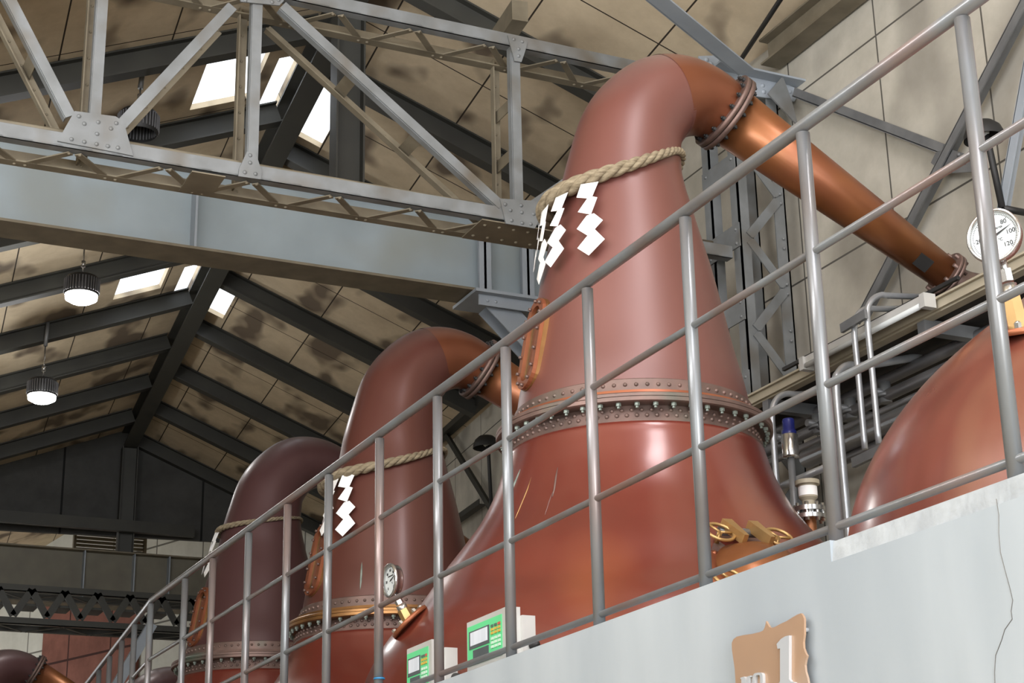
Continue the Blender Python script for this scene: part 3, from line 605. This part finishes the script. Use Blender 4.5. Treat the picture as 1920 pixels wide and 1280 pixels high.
# ------------------------------------------------------------------ control panels on the wall top
def panel(px0, py0, px1, py1, px2, py2, label, X=2.55):
    A = atX(px0, py0, X); B = atX(px1, py1, X); D = atX(px2, py2, X)
    yl, yr = A.y, B.y; zt = (A.z + B.z) / 2; zb = max(.93, D.z); t = thing('control_panel', V((X + .03, (yl + yr) / 2, zb)), label, 'control panel')
    W = abs(yl - yr); H = zt - zb
    MB().bx(X, X + .05, yr, yl, zb, zt).build('case', M['white_metal'], t)
    MB().bx(X - .003, X, yr + W * .12, yl - W * .03, zb + H * .1, zt - H * .11).build('face', M['green'], t)
    def f(u0, u1, v0, v1, m, nm, d=.006):
        u0 *= .93; u1 *= .93; v0 = .05 + v0 * .95; v1 = .05 + v1 * .95
        MB().bx(X - d, X - .002, yl - W * u1, yl - W * u0, zt - H * v1, zt - H * v0).build(nm, M[m], t)
    f(.09, .63, .18, .56, 'display', 'screen_bezel', .005); f(.13, .59, .21, .49, 'screen', 'screen', .006); f(.2, .61, .60, .80, 'display', 'display', .006)
    for r_ in range(3):
        for c_ in range(3): f(.68 + .09 * c_, .74 + .09 * c_, .21 + .075 * r_, .26 + .075 * r_, ('key_gray', 'key_gray', 'key_red')[c_] if r_ == 0 else 'key_orange', 'key')
    for r_ in range(3):
        for c_ in range(3): f(.68 + .09 * c_, .74 + .09 * c_, .47 + .085 * r_, .525 + .085 * r_, 'key_white', 'key')
    MB().bx(X + .05, X + .10, yr - .015, yl - W * .3, zb + .02, zt - .03).build('back_box', M['white_metal'], t)
    m_ = MB().dome((X + .09, yr - .02, zb + H * .25), (0, -1, 0), .02, .03, 14); m_.build('knob', M['dark_metal'], t); return t
panel(875.3, 1163.8, 950.6, 1140, 872, 1262, 'larger green-faced steel control panel on the platform wall, right of the two')
panel(763, 1217, 809, 1198, 760, 1312, 'smaller green-faced steel control panel farther along the wall, left of the two', 2.55)
# ------------------------------------------------------------------ lattice truss across the hall
def lattice_truss(Y, xa, xb, zt, zb, label, nodes=True, mat_f='truss', mat_b='dusty', lac=.26, dY=.32, loc=None):
    t = thing('roof_truss', V(((xa + xb) / 2, Y, zb)), label, 'truss', 'riveted lattice trusses across the hall')
    for nm, z in (('top_chord', zt), ('bottom_chord', zb)):
        MB().bx(xa, xb, Y, Y + .012, z - .085, z).bx(xa, xb, Y, Y + .075, z - .085, z - .075).build(nm, M[mat_f], t)
        MB().bx(xa, xb, Y + dY, Y + dY + .012, z - .10, z - .01).bx(xa, xb, Y + dY - .06, Y + dY, z - .1, z - .09).build(nm, M[mat_b], t)
        n_ = int((xb - xa) / lac); x = xa
        for k in range(n_):
            a_, b_ = (Y + .05, Y + dY - .02) if k % 2 == 0 else (Y + dY - .02, Y + .05)
            m_ = MB().bar((x + .02, a_, z - .095), (x + lac - .02, b_, z - .095), .042, .008)
            for p in ((x + .03, a_), (x + lac - .03, b_)): m_.dome((p[0], p[1], z - .099), (0, 0, -1), .012, .009, 6)
            m_.build('lacing_bar', M[mat_b], t); x += lac
    return t
tr = lattice_truss(9.13, .1, 6.0, 5.665, 4.42, 'riveted grey lattice truss crossing the top left in front of the roof')
def p3(px, py, Y=9.13): q_ = atY(px, py, Y); return q_
def brace(a, b, wd=.062, nm='diagonal'):
    a = V(a); b = V(b)
    m_ = MB().bar(a, b, .010, wd, (0, 0, 1) if abs((b - a).normalized().z) < .95 else (1, 0, 0))
    d = (b - a).normalized(); e = V((0, 1, 0)).cross(d).normalized()
    m_.bar(a + V((0, .03, 0)) + e * wd / 2, b + V((0, .03, 0)) + e * wd / 2, .05, .008, e)
    m_.build(nm, M['truss'], tr)
    m_ = MB().bar(a + V((0, .32, 0)), b + V((0, .32, 0)), .010, wd, (0, 0, 1) if abs(d.z) < .95 else (1, 0, 0)); m_.bar(a + V((0, .29, 0)) + e * wd / 2, b + V((0, .29, 0)) + e * wd / 2, .05, .008, e)
    n_ = max(1, int((b - a).length / .16)); 
    for k in range(n_ + 1): m_.dome(a.lerp(b, k / n_) + V((0, .314, 0)), (0, -1, 0), .010, .008, 6)
    m_.build(nm, M['dusty'], tr)
def batten(a, b, f):
    a = V(a); b = V(b); c = a.lerp(b, f); d = (b - a).normalized()
    MB().bar(c + V((0, .02, 0)), c + V((0, .31, 0)), .085, .006, V((0, 1, 0)).cross(d)).build('batten_plate', M['dusty'], tr)
zt, zb = 5.62, 4.38
xs = dict(A=1.75, B=2.69, Cc=4.43)
brace((xs['A'] + .005, 9.14, zt), (xs['A'] + .005, 9.14, zb), nm='post'); brace((xs['B'], 9.14, zt), (xs['B'], 9.14, zb), nm='post'); brace((xs['Cc'], 9.14, zt), (xs['Cc'], 9.14, zb), nm='post')
D = [(p3(20, 0), p3(132, 218)), (p3(436, 12), p3(226, 236)), (p3(530, 10), p3(940, 385))]
a, b = D[0]; a = a + (a - b) * .5; brace(a, b); batten(a, b, .62)
brace(*D[1]); brace(*D[2]); batten(*D[2], .33); batten(*D[2], .63)
for f in (.33, .62): batten((xs['Cc'], 9.14, zt), (xs['Cc'], 9.14, zb), f)
brace((4.5, 9.14, 4.45), (5.9, 9.14, 5.6))
brace((.85, 9.14, 5.6), (.85, 9.14, 4.4), nm='post')
def gusset(pts, rivs, Y=9.118):
    P_ = [p3(x, y, Y) for x, y in pts]; m_ = MB().prism(P_, (0, .010, 0))
    for x, y in rivs: m_.dome(p3(x, y, Y), (0, -1, 0), .0135, .011, 10)
    m_.build('gusset_plate', M['truss'], tr)
gusset([(140, 208), (217, 218), (232, 228), (250, 292), (222, 286), (108, 264)], [(148, 218), (158, 232), (184, 229), (218, 231), (208, 241), (182, 251), (134, 261), (158, 266), (181, 270), (202, 274), (221, 277)])
gusset([(463, 284), (479, 284), (491, 322), (489, 336), (447, 330), (449, 315)], [(469, 291), (469, 305), (459, 323), (479, 326)])
gusset([(937, 372), (1000, 376), (1025, 384), (1003, 428), (949, 419)], [(947, 383), (957, 394), (977, 385), (1009, 395), (1000, 401), (978, 398), (959, 413), (979, 418), (995, 420)])
gusset([(952, 66), (989, 78), (986, 92), (978, 116), (965, 114)], [(963, 74), (979, 78), (972, 92), (972, 105)])
gusset([(448, -8), (452, 3), (524, 10), (532, 2), (532, -14)], [(460, 1), (510, 4), (522, 0)])
m_ = MB(); a = p3(397, 332, 9.2)
m_.box((2.43, 9.29, 4.32), (.2, .3, .008)).build('batten_plate', M['dusty'], tr)
m_ = MB().box((4.42, 9.29, 4.315), (.5, .32, .008))
for k in range(5):
    for j in (0, 1): m_.dome((4.22 + .1 * k, 9.2 + .18 * j, 4.311), (0, 0, -1), .013, .01, 6)
m_.build('batten_plate', M['dusty'], tr)
for k, z in enumerate((4.535, 4.475)):
    o = MB().tube([(.1, 9.37 + .03 * k, z), (1.5, 9.37 + .03 * k, z + .005), (4.3, 9.37 + .03 * k, z - .01), (6.0, 9.37 + .03 * k, z)], .014, 10).build('conduit', M['dusty'])
    tag(o, ('upper', 'lower')[k] + ' of two thin grey conduits running along the bottom chord of the truss', 'conduit', 'conduits on the truss')
# ------------------------------------------------------------------ plate girders, king posts, ridge, rafters
def girder(Yn, xa, xb, z0, z1, label, xst, gm='girder'):
    t = thing('plate_girder', V(((xa + xb) / 2, Yn, z0)), label, 'girder', 'plate girders across the hall')
    MB().bx(xa, xb, Yn + .14, Yn + .16, z0, z1).build('web', M[gm], t)
    MB().bx(xa, xb, Yn, Yn + .31, z0 - .02, z0).build('flange', M['dusty'], t); MB().bx(xa, xb, Yn, Yn + .31, z1, z1 + .02).build('flange', M['dusty'], t)
    for x in xst: MB().bx(x - .008, x + .008, Yn + .01, Yn + .3, z0, z1).build('stiffener', M['blue_gray'], t)
    return t
g1 = girder(11.38, .35, 6.6, 4.80, 5.43, 'long grey-blue plate girder below the lattice truss', [1.0, 2.95])
for px in (905, 985):
    x = atY(px, 500, 11.45).x; MB().bx(x - .05, x + .05, 11.40, 11.415, 4.8, 5.43).bx(x - .01, x + .01, 11.4, 11.54, 4.8, 5.43).build('stiffener', M['blue_gray'], g1)
a = atY(885, 560, 11.38); b = atY(1010, 575, 11.38)
MB().bx(a.x, 6.5, 11.3, 11.75, 4.745, 4.77).build('bracket_plate', M['blue_gray'], g1)
m_ = MB().bx(a.x + .05, 6.5, 11.36, 11.375, 4.66, 4.745)
for k in range(8): m_.dome((a.x + .12 + .07 * k + (.25 if k > 1 else 0), 11.36, 4.70), (0, -1, 0), .014, .01, 8)
m_.build('bracket_angle', M['blue_gray'], g1)
a = atY(920, 568, 11.5); MB().ibeam(a, a + V((1.05, 0, -.98)), .2, .16, .012, .012, (0, 1, 0)).build('knee_brace', M['blue_gray'], g1)
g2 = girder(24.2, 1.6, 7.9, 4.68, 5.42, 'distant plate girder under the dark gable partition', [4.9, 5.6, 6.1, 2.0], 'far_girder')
def king(u, z0, label, w_=.21):
    p = R0 + RD * u; m_ = MB(); m_.box((p.x, p.y, (z0 + 6.98) / 2), (w_, .012, 6.98 - z0), Matrix.Rotation(-RA, 3, 'Z')); 
    for s in (-1, 1): m_.box(V((p.x, p.y, (z0 + 6.98) / 2)) + CD * s * (w_ / 2) , (.014, .22, 6.98 - z0), Matrix.Rotation(-RA, 3, 'Z'))
    tag(m_.build('king_post', M['rafter']), label, 'post', 'king posts under the ridge')
king(-.80, 5.45, 'dark upright king post between the girder and the near ridge beam')
king(12.1, 5.44, 'king post in front of the dark gable partition')
rb = MB().ibeam(R0 + RD * -14 + V((0, 0, -.2)), R0 + RD * 12.3 + V((0, 0, -.2)), .2, .28, .015, .015).build('ridge_beam', M['rafter']); tag(rb, 'dark steel ridge beam running into the distance under the roof peak', 'beam')
for side, vm, nm in ((1, 7.0, 'right'), (-1, 7.3, 'left')):
    S = SR if side > 0 else SL; Nn = NR if side > 0 else NL
    for k in range(-1, 8):
        if side < 0: vm = 7.3 + .11 * (1.62 * k)
        u = (.45 + 1.69 * k) if side > 0 else (-.18 + 1.62 * k)
        if side > 0: vm = (XW - (R0.x + RD.x * u)) / math.cos(TR) - .1 if u < -.9 else (7.4 + .105 * (u + .67) - (R0.x + RD.x * u)) / math.cos(TR) - .15
        m_ = MB().ibeam(rp(u, .13, side, .105), rp(u, vm, side, .105), .13, .2, .014, .014, Nn)
        lab = 'dark steel rafter under the %s roof slope, ' % nm + ['nearest, above the truss', 'first beyond the truss', 'second beyond the truss', 'third beyond the truss', 'fourth beyond the truss', 'fifth beyond the truss', 'sixth beyond the truss', 'seventh beyond the truss', 'farthest, against the dark gable'][k + 1]
        tag(m_.build('rafter', M['rafter']), lab, 'rafter', 'rafters of the %s slope' % nm)
# ridge diagonal struts beside the skylights
# purlin along the upper right ceiling, and a cable
a = rp(-1.2, 1.9, 1, .05); 
o = MB().bar(atZ(975, 20, 6.35), atZ(938, 75, 6.35), .12, .16).build('purlin', M['dusty']); tag(o, 'short dusty purlin meeting the truss top chord left of the largest still', 'beam')
# eave beam and cable, upper right
o = MB().ibeam((6.5, 2.0, 6.02), (6.5, 9.25, 6.02), .16, .2, .015, .015).build('eave_beam', M['dusty']); tag(o, 'brown-grey eave beam rising to the top right along the ceiling', 'beam')
a = atZ(1385, 118, 6.12); b = atZ(1466, -5, 6.12)
tag(MB().tube([a, b, b + (b - a)], .018, 10).build('cable', M['dark_metal']), 'black cable across the ceiling above the largest still', 'cable')
# blue-grey strut
a = atZ(1222, -5, 5.72); b = atZ(1385, 128, 5.66)
tag(MB().angle_iron(a + (a - b) * .6, b, .12, .11, .012).build('strut', M['blue_gray']), 'pale blue-grey diagonal strut above the elbow of the largest still', 'strut')
a_ = V((5.86, 6.87, 3.367)); b_ = V((4.53, 6.87, 4.07)); q_ = b_.lerp(a_, .875); dn_ = (a_ - b_).normalized(); o_ = V((-.25, -.62, -.74)); o_ = (o_ - dn_ * o_.dot(dn_)).normalized()
MB().box(q_ + o_ * .094, (.085, .075, .02), Matrix((dn_, o_.cross(dn_), o_)).transposed()).build('inspection_plate', M['dark_metal'], st1)
# truss seat with gusset at the wall
t = thing('truss_bracket', V((6.2, 9.2, 5.3)), 'grey riveted bracket where the truss meets the wall column, behind the arm flange', 'bracket')
m_ = MB().prism([atY(x, y, 9.08) for x, y in ((1310, 105), (1340, 104), (1412, 134), (1500, 168), (1490, 190), (1400, 178), (1330, 150))], (0, .012, 0))
for x, y in ((1325, 112), (1333, 120), (1342, 127), (1430, 160), (1432, 172), (1481, 172)): m_.dome(atY(x, y, 9.08), (0, -1, 0), .018, .012, 8)
m_.build('gusset_plate', M['blue_gray'], t)
MB().prism([atY(x, y, 9.0) for x, y in ((1468, 142), (1485, 190), (1497, 236), (1440, 175))], (0, .012, 0)).build('stiffener', M['truss'], t)
MB().bx(5.9, 6.6, 8.98, 9.5, 5.70, 5.715).build('seat_plate', M['blue_gray'], t)
# ------------------------------------------------------------------ laced wall column
def column(Yc, label, zt_=5.7, x0=6.05, x1=6.42, dy=.33, mat_='truss'):
    t = thing('lattice_column', V(((x0 + x1) / 2, Yc, -1.6)), label, 'column', 'laced steel columns along the wall')
    for x in (x0, x1):
        for y in (Yc, Yc + dy):
            MB().bx(x, x + .012, y, y + .09, -1.6, zt_).bx(x - (.08 if x == x1 else 0), x + (.08 if x == x0 else .012), y, y + .012, -1.6, zt_).build('leg', M[mat_], t)
    z = 1.2; k = 0
    while z < zt_ - .3:
        m_ = MB().bar((x0 + .07, Yc - .006, z + (.30 if k % 2 else 0)), (x1 - .05, Yc - .006, z + (0 if k % 2 else .30)), .008, .065, (0, 0, 1)); 
        for e in (0, 1): m_.dome((x1 - .03, Yc - .01, z + (.02 + .26 * e)), (0, -1, 0), .012, .009, 6)
        m_.build('lacing_bar', M[mat_], t); z += .33; k += 1
    z = 1.3
    while z < zt_ - .3:
        m_ = MB().bx(x0 - .008, x0, Yc - .0, Yc + dy + .09, z, z + .17)
        for a in (.03, .13):
            for y in (Yc + .04, Yc + dy + .04): m_.dome((x0 - .008, y, z + a), (-1, 0, 0), .013, .01, 6)
        m_.build('batten_plate', M[mat_], t); z += .52
    return t
column(9.1, 'riveted grey lattice column on the wall, right of the largest still')
column(14.6, 'dim lattice column on the wall, between the middle and the largest still', mat_='dusty', x0=7.25, x1=7.58)
# ------------------------------------------------------------------ wall braces
def wbrace(px0, py0, px1, py1, X, wd, label, m='gray_metal', grow=.3):
    a = atX(px0, py0, X) if X else atR(px0, py0, .1); b = atX(px1, py1, X) if X else atR(px1, py1, .1)
    tag(MB().angle_iron(a + (a - b) * grow, b, .06, wd, .01, (1, 0, 0)).build('wall_brace', M[m]), label, 'brace', 'diagonal braces on the right wall')
wbrace(1915, 25, 1615, 600, 6.52, .10, 'long dark diagonal brace on the right wall behind the lyne arm', 'gray_metal', .15)
wbrace(1495, 182, 1775, 290, 6.54, .085, 'grey wall brace running from the bracket down to the dome lamp', 'gray_metal', 0)
wbrace(1925, 150, 1880, 400, 6.40, .085, 'pale grey upright brace right of the dome lamp', 'blue_gray', .2)
wbrace(843, 825, 925, 960, 0, .09, 'dark diagonal brace on the wall between the middle and largest stills', 'rafter', .1)
wbrace(848, 985, 905, 945, 0, .09, 'short dark brace low on the wall between the middle and largest stills', 'rafter', .1)
m_ = MB().prism([atX(x, y, 6.49) for x, y in ((1755, 285), (1775, 278), (1822, 292), (1822, 322), (1770, 325), (1745, 305))], (.01, 0, 0))
for x, y in ((1765, 290), (1797, 290), (1810, 305), (1765, 296)): m_.dome(atX(x, y, 6.49), (-1, 0, 0), .014, .01, 8)
tag(m_.build('joint_plate', M['gray_metal']), 'bolted joint plate where the wall braces meet beside the dome lamp', 'plate')
# beam under roof behind the middle still
o = MB().bar(atR(815, 820, .12), atR(945, 705, .12), .12, .2).build('wall_beam', M['rafter']); tag(o, 'dark sloping beam along the wall top behind the middle still', 'beam')
# ------------------------------------------------------------------ dome lamps
def goose(c, r, label, arm):
    c = V(c); t = thing('dome_lamp', c, label, 'lamp', 'dome lamps on the right wall')
    MB().lathe([(r, 0), (r * .99, .25 * r), (r * .85, .62 * r), (r * .55, .9 * r), (r * .2, 1.0 * r), (0, 1.02 * r)], c, (0, 0, 1), 40).lathe([(r * .97, 0), (r * .83, .58 * r), (r * .5, .86 * r), (0, .96 * r)], c, (0, 0, 1), 40).build('shade', M['dark_metal'], t)
    MB().dome(c + V((0, 0, r * .5)), (0, 0, -1), r * .3, r * .4, 16).build('bulb', M['dial'], t)
    MB().tube([c + V((0, 0, r * .8)), c + V((.02, -.01, -.06)), c + V((.05, -.02, arm))], .02, 10).build('pole', M['dark_metal'], t)
    MB().tube([c + V((.05, -.02, arm)), c + V((.36 if r > .13 else .26, -.02, arm))], .02, 10).build('wall_arm', M['dark_metal'], t)
goose(atX(1846, 262, 6.3), .115, 'black dome lamp on a short wall pole near the right edge', -.42)
goose(atR(912, 840, .35), .145, 'black dome lamp on a pole beside the flange of the largest still', -1.0)
# ------------------------------------------------------------------ high-bay lamps
def highbay(px, py, Y, label, on=True, hang=.5):
    c = atY(px, py, Y); hang = R0.z + (NL.x * (R0.x - c.x) + NL.y * (R0.y - c.y)) / NL.z - c.z - .23
    t = thing('high_bay_lamp', c, label, 'lamp', 'high bay lamps hung under the left roof slope')
    r = .158
    MB().lathe([(r * .92, .03), (r, .05), (r, .19), (r * .9, .215), (0, .225)], c, (0, 0, 1), 48).build('housing', M['dark_metal'], t)
    fn = MB()
    for k in range(36): a = 2 * math.pi * k / 36; fn.box(c + V((math.cos(a) * r, math.sin(a) * r, .12)), (.02, .006, .13), Matrix.Rotation(a, 3, 'Z'))
    fn.build('cooling_fins', M['pipe_gray'], t)
    if on: MB().lathe([(r * .96, .035), (r * .93, -.005), (r * .6, -.035), (0, -.045)], c, (0, 0, 1), 40).build('lens', M['lamp'], t)
    MB().tube([c + V((0, 0, .2)), c + V((0, 0, .22 + hang * .6))], .008, 8).tube([c + V((0, 0, .32)), c + V((0, 0, .38))], .022, 10).build('stem', M['steel'], t)
    MB().tube([c + V((0, 0, .2 + hang * .6)), c + V((.01, 0, .2 + hang))], .022, 8).build('hook', M['gray_metal'], t)
    if on:
        l = bpy.data.lights.new('lamp_light', 'POINT'); l.energy = 40; l.shadow_soft_size = .12; o = bpy.data.objects.new('lamp_light', l); C.objects.link(o); o.location = c + V((0, 0, -.25))
highbay(152, 560, 15.6, 'lit round high bay lamp, upper of the two bright ones', hang=.62)
highbay(78, 748, 18.6, 'lit round high bay lamp, lower of the two bright ones', hang=.75)
highbay(258, 258, 12.6, 'unlit black high bay lamp half hidden behind the large gusset plate', on=False, hang=.7)
# ------------------------------------------------------------------ service walkway, light batten and pipework by the wall
t = thing('service_walkway', V((6.1, 5.5, 3.05)), 'narrow service walkway along the wall with a cream edge channel and dark grating', 'walkway')
MB().bx(5.68, 5.70, 1.5, 9.0, 3.115, 3.16).bx(5.70, 5.76, 1.5, 9.0, 3.105, 3.115).bx(5.66, 5.72, 1.5, 9.0, 3.16, 3.172).build('edge_channel', M['cream'], t)
MB().bx(5.70, 6.55, 1.5, 9.0, 3.125, 3.15).build('grating', M['grating'], t)
for k in range(5): MB().bx(5.70, 6.6, 2.4 + 1.5 * k, 2.46 + 1.5 * k, 3.04, 3.11).build('cross_beam', M['gray_metal'], t)
a = atX(1512, 690, 5.62); b = atX(1738, 560, 5.62)
t = thing('light_batten', a, 'unlit white fluorescent batten fixed along the walkway edge', 'light')
MB().bx(5.60, 5.655, b.y, a.y, a.z + .02, a.z + .06).build('housing', M['white_metal'], t)
MB().tube([(5.60, b.y + .03, a.z + .005), (5.60, a.y - .03, a.z + .005)], .016, 12).build('tube', M['dial'], t)
for y in (b.y, a.y): MB().bx(5.585, 5.66, y - .02, y + .02, a.z - .015, a.z + .062).build('end_cap', M['white_metal'], t)
MB().bx(5.66, 5.68, b.y - .2, a.y + .3, a.z + .08, a.z + .1).build('mounting_strip', M['dark_metal'], t)
def pipe(pts, r, label, m='galv', cat='pipe', nm='pipe', group=None):
    return tag(MB().tube(crv([tuple(p) for p in pts], 5), r, 14).build(nm, M[m]), label, cat, group)
def hook(px, pyb, pyt, X, Xe, r, label, ptr, m='galv'):
    b = atX(px, pyb, X); tp = atX(px, pyt, X); Y = b.y
    e = atY(Xe[0], Xe[1], Y)
    pts = [b, b.lerp(V((X, Y, tp.z)), .5), V((X, Y, tp.z - .14)), V((X + .03, Y, tp.z - .05)), V((X + .10, Y, tp.z)), V((X + .2, Y, tp.z + .01)), e]
    return pipe(pts, r, label, m, 'pipe', 'conduit_pipe', 'bent conduits by the walkway')
hook(1648, 832, 534, 5.45, (1838, 560), .0165, 'right of two thin silver conduits that rise and hook over to the wall', 0)
hook(1622, 842, 560, 5.45, (1805, 575), .0165, 'left of two thin silver conduits that rise and hook over to the wall', 0)
hook(1594, 1040, 665, 5.5, (1725, 668), .023, 'thicker silver conduit hooking over below the thin pair', 0)
hook(1458, 925, 728, 5.5, (1535, 735), .018, 'silver conduit beside the flange of the largest still', 0)
tag(MB().bar(atX(1578, 616, 5.42), atX(1624, 588, 5.42), .02, .05).build('conduit_clamp', M['gray_metal']), 'grey strut clamping the two hooked conduits together', 'clamp')
def hpipe(px, py, X, r, label, m='pipe_gray', y1=10.5, y0=1.5):
    p = atX(px, py, X); return tag(MB().tube([(X, y0, p.z), (X, y1, p.z)], r, 20).build('service_pipe', M[m]), label, 'pipe', 'service pipes along the wall')
hpipe(1600, 822, 5.75, .055, 'thick pale grey insulated pipe, lowest of the pipes along the wall', 'galv', 8.12)
hpipe(1640, 752, 5.95, .034, 'grey service pipe second from the bottom along the wall', 'pipe_gray')
hpipe(1640, 722, 6.05, .034, 'grey service pipe third from the bottom along the wall', 'pipe_gray')
hpipe(1640, 778, 5.9, .022, 'thin dark service pipe between the thick pipe and the pair above', 'pipe_gray')
hpipe(1700, 665, 6.3, .05, 'dark square-looking duct line high under the walkway', 'gray_metal')
hpipe(1560, 870, 5.8, .034, 'short grey pipe just above the relief valve', 'pipe_gray', 7.9, 5.0)
hpipe(1480, 905, 5.55, .02, 'thin grey pipe below the blue-capped sensor', 'galv', 8.5, 7.6)
p = atX(1735, 725, 6.25)
o = MB().bx(6.1, 6.5, 5.4, 6.1, 2.35, 2.8).build('junction_box', M['dark_metal']); tag(o, 'dark box under the walkway behind the right-hand still', 'box')
# cluttered valves between stills
for k in range(7):
    c = V((5.95, 7.6 + .33 * k, atX(1640, 752, 5.95).z - .04))
    m_ = MB().tube([c, c + V((0, 0, .12))], .035, 14).tube([c + V((0, 0, .03)), c + V((0, 0, .05))], .06, 16).tube([c + V((-.08, 0, .06)), c + V((.08, 0, .06))], .022, 10)
    tag(m_.build('valve', M['gray_metal']), 'small grey valve on the service pipe behind the largest still, %s from the viewer' % ('nearest', 'second', 'third', 'fourth', 'fifth', 'sixth', 'farthest')[k], 'valve', 'small valves behind the largest still')
tag(MB().bar(atX(1600, 868, 5.43), atX(1662, 838, 5.43), .025, .05).build('conduit_bracket', M['gray_metal']), 'lower grey bracket holding the feet of the two thin hooked conduits', 'bracket')
# vertical risers
for px, lab in ((1640, 'left'), (1598, 'right')): pass
# blue-capped sensor
c = atX(1483, 858, 5.45)
t = thing('pressure_sensor', c, 'steel cylinder sensor with blue cap, right of the largest still flange', 'sensor')
MB().lathe([(0, 0), (.045, 0), (.047, .01), (.047, .13), (.042, .135), (0, .135)], c, (0, 0, 1), 32).build('body', M['steel'], t)
MB().lathe([(.041, .135), (.041, .155), (.034, .158), (.034, .215), (.03, .225), (0, .227)], c, (0, 0, 1), 32).build('cap', M['blue'], t)
MB().tube([c, c - V((0, 0, .6))], .02, 12).build('stem', M['gray_metal'], t)
# relief valve standing on a copper pipe of the largest still
vx = 4.72; b = atX(1520, 990, vx); 
base = atX(1521, 1030, vx); tp = atX(1518, 902, vx); H = tp.z - base.z; o_ = V((vx, b.y, base.z - .25))
t = thing('relief_valve', o_, 'white and chrome relief valve on a copper pipe right of the largest still', 'valve')
zz = lambda py: atX(1519, py, vx).z - o_.z
MB().lathe([(.030, 0), (.030, zz(972))], o_, (0, 0, 1), 28).build('copper_pipe', M['arm_copper'], t)
MB().hardlathe([(0, zz(975)), (.078, zz(974)), (.078, zz(966)), (.05, zz(965)), (.05, zz(961)), (.078, zz(960)), (.078, zz(951)), (.03, zz(950))], o_, (0, 0, 1), 36).build('chrome_flange', M['steel'], t)
for k in range(8): a = 2 * math.pi * k / 8; bl = MB(); bl.tube([o_ + V((math.cos(a) * .064, math.sin(a) * .064, zz(980))), o_ + V((math.cos(a) * .064, math.sin(a) * .064, zz(944)))], .010, 8); bl.build('bolt', M['steel'], t)
MB().hardlathe([(.028, zz(950)), (.030, zz(938)), (.044, zz(932)), (.044, zz(908)), (.058, zz(907)), (.058, zz(899)), (0, zz(897))], o_, (0, 0, 1), 36).build('valve_body', M['cream'], t)
MB().lathe([(.0450, zz(929)), (.0450, zz(911))], o_, (0, 0, 1), 36).build('paper_label', M['paper'], t)

# ------------------------------------------------------------------ distant truss under the far girder
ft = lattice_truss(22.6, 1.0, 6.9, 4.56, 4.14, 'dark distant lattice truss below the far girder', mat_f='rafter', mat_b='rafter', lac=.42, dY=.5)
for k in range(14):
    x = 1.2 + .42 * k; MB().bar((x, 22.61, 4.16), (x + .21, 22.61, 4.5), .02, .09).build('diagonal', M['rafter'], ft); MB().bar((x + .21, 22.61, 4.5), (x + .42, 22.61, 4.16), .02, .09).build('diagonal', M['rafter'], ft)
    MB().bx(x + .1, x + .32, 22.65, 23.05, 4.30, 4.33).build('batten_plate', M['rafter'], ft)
tag(MB().bx(1.6, 6.4, 24.05, 24.15, 5.70, 5.86).build('sill_beam', M['rafter']), 'sill beam along the foot of the dark gable partition', 'beam')
m_ = MB(); lv = atY(205, 1040, 27.0)
for k in range(11): m_.box((lv.x, 27.0, lv.z + .3 - .06 * k), (1.1, .08, .02), Matrix.Rotation(.6, 3, 'X'))
for x in (-.55, .55): m_.bx(lv.x + x - .02, lv.x + x + .02, 26.95, 27.05, lv.z - .35, lv.z + .35)
tag(m_.build('louvre_vent', M['dusty']), 'slatted louvre vent seen through the gap above the far girder', 'vent')
o = MB().bar(atY(215, 1290, 21.5), atY(285, 1170, 21.5), .1, .12).build('far_strut', M['blue_gray']); tag(o, 'pale diagonal strut low in the far hall behind the railing', 'strut')
# ------------------------------------------------------------------ lift everything so the floor is at zero
for o in bpy.context.scene.objects:
    if o.parent is None: o.location.z += EYE
for o in bpy.context.scene.objects:
    if '_o' in o: del o['_o']
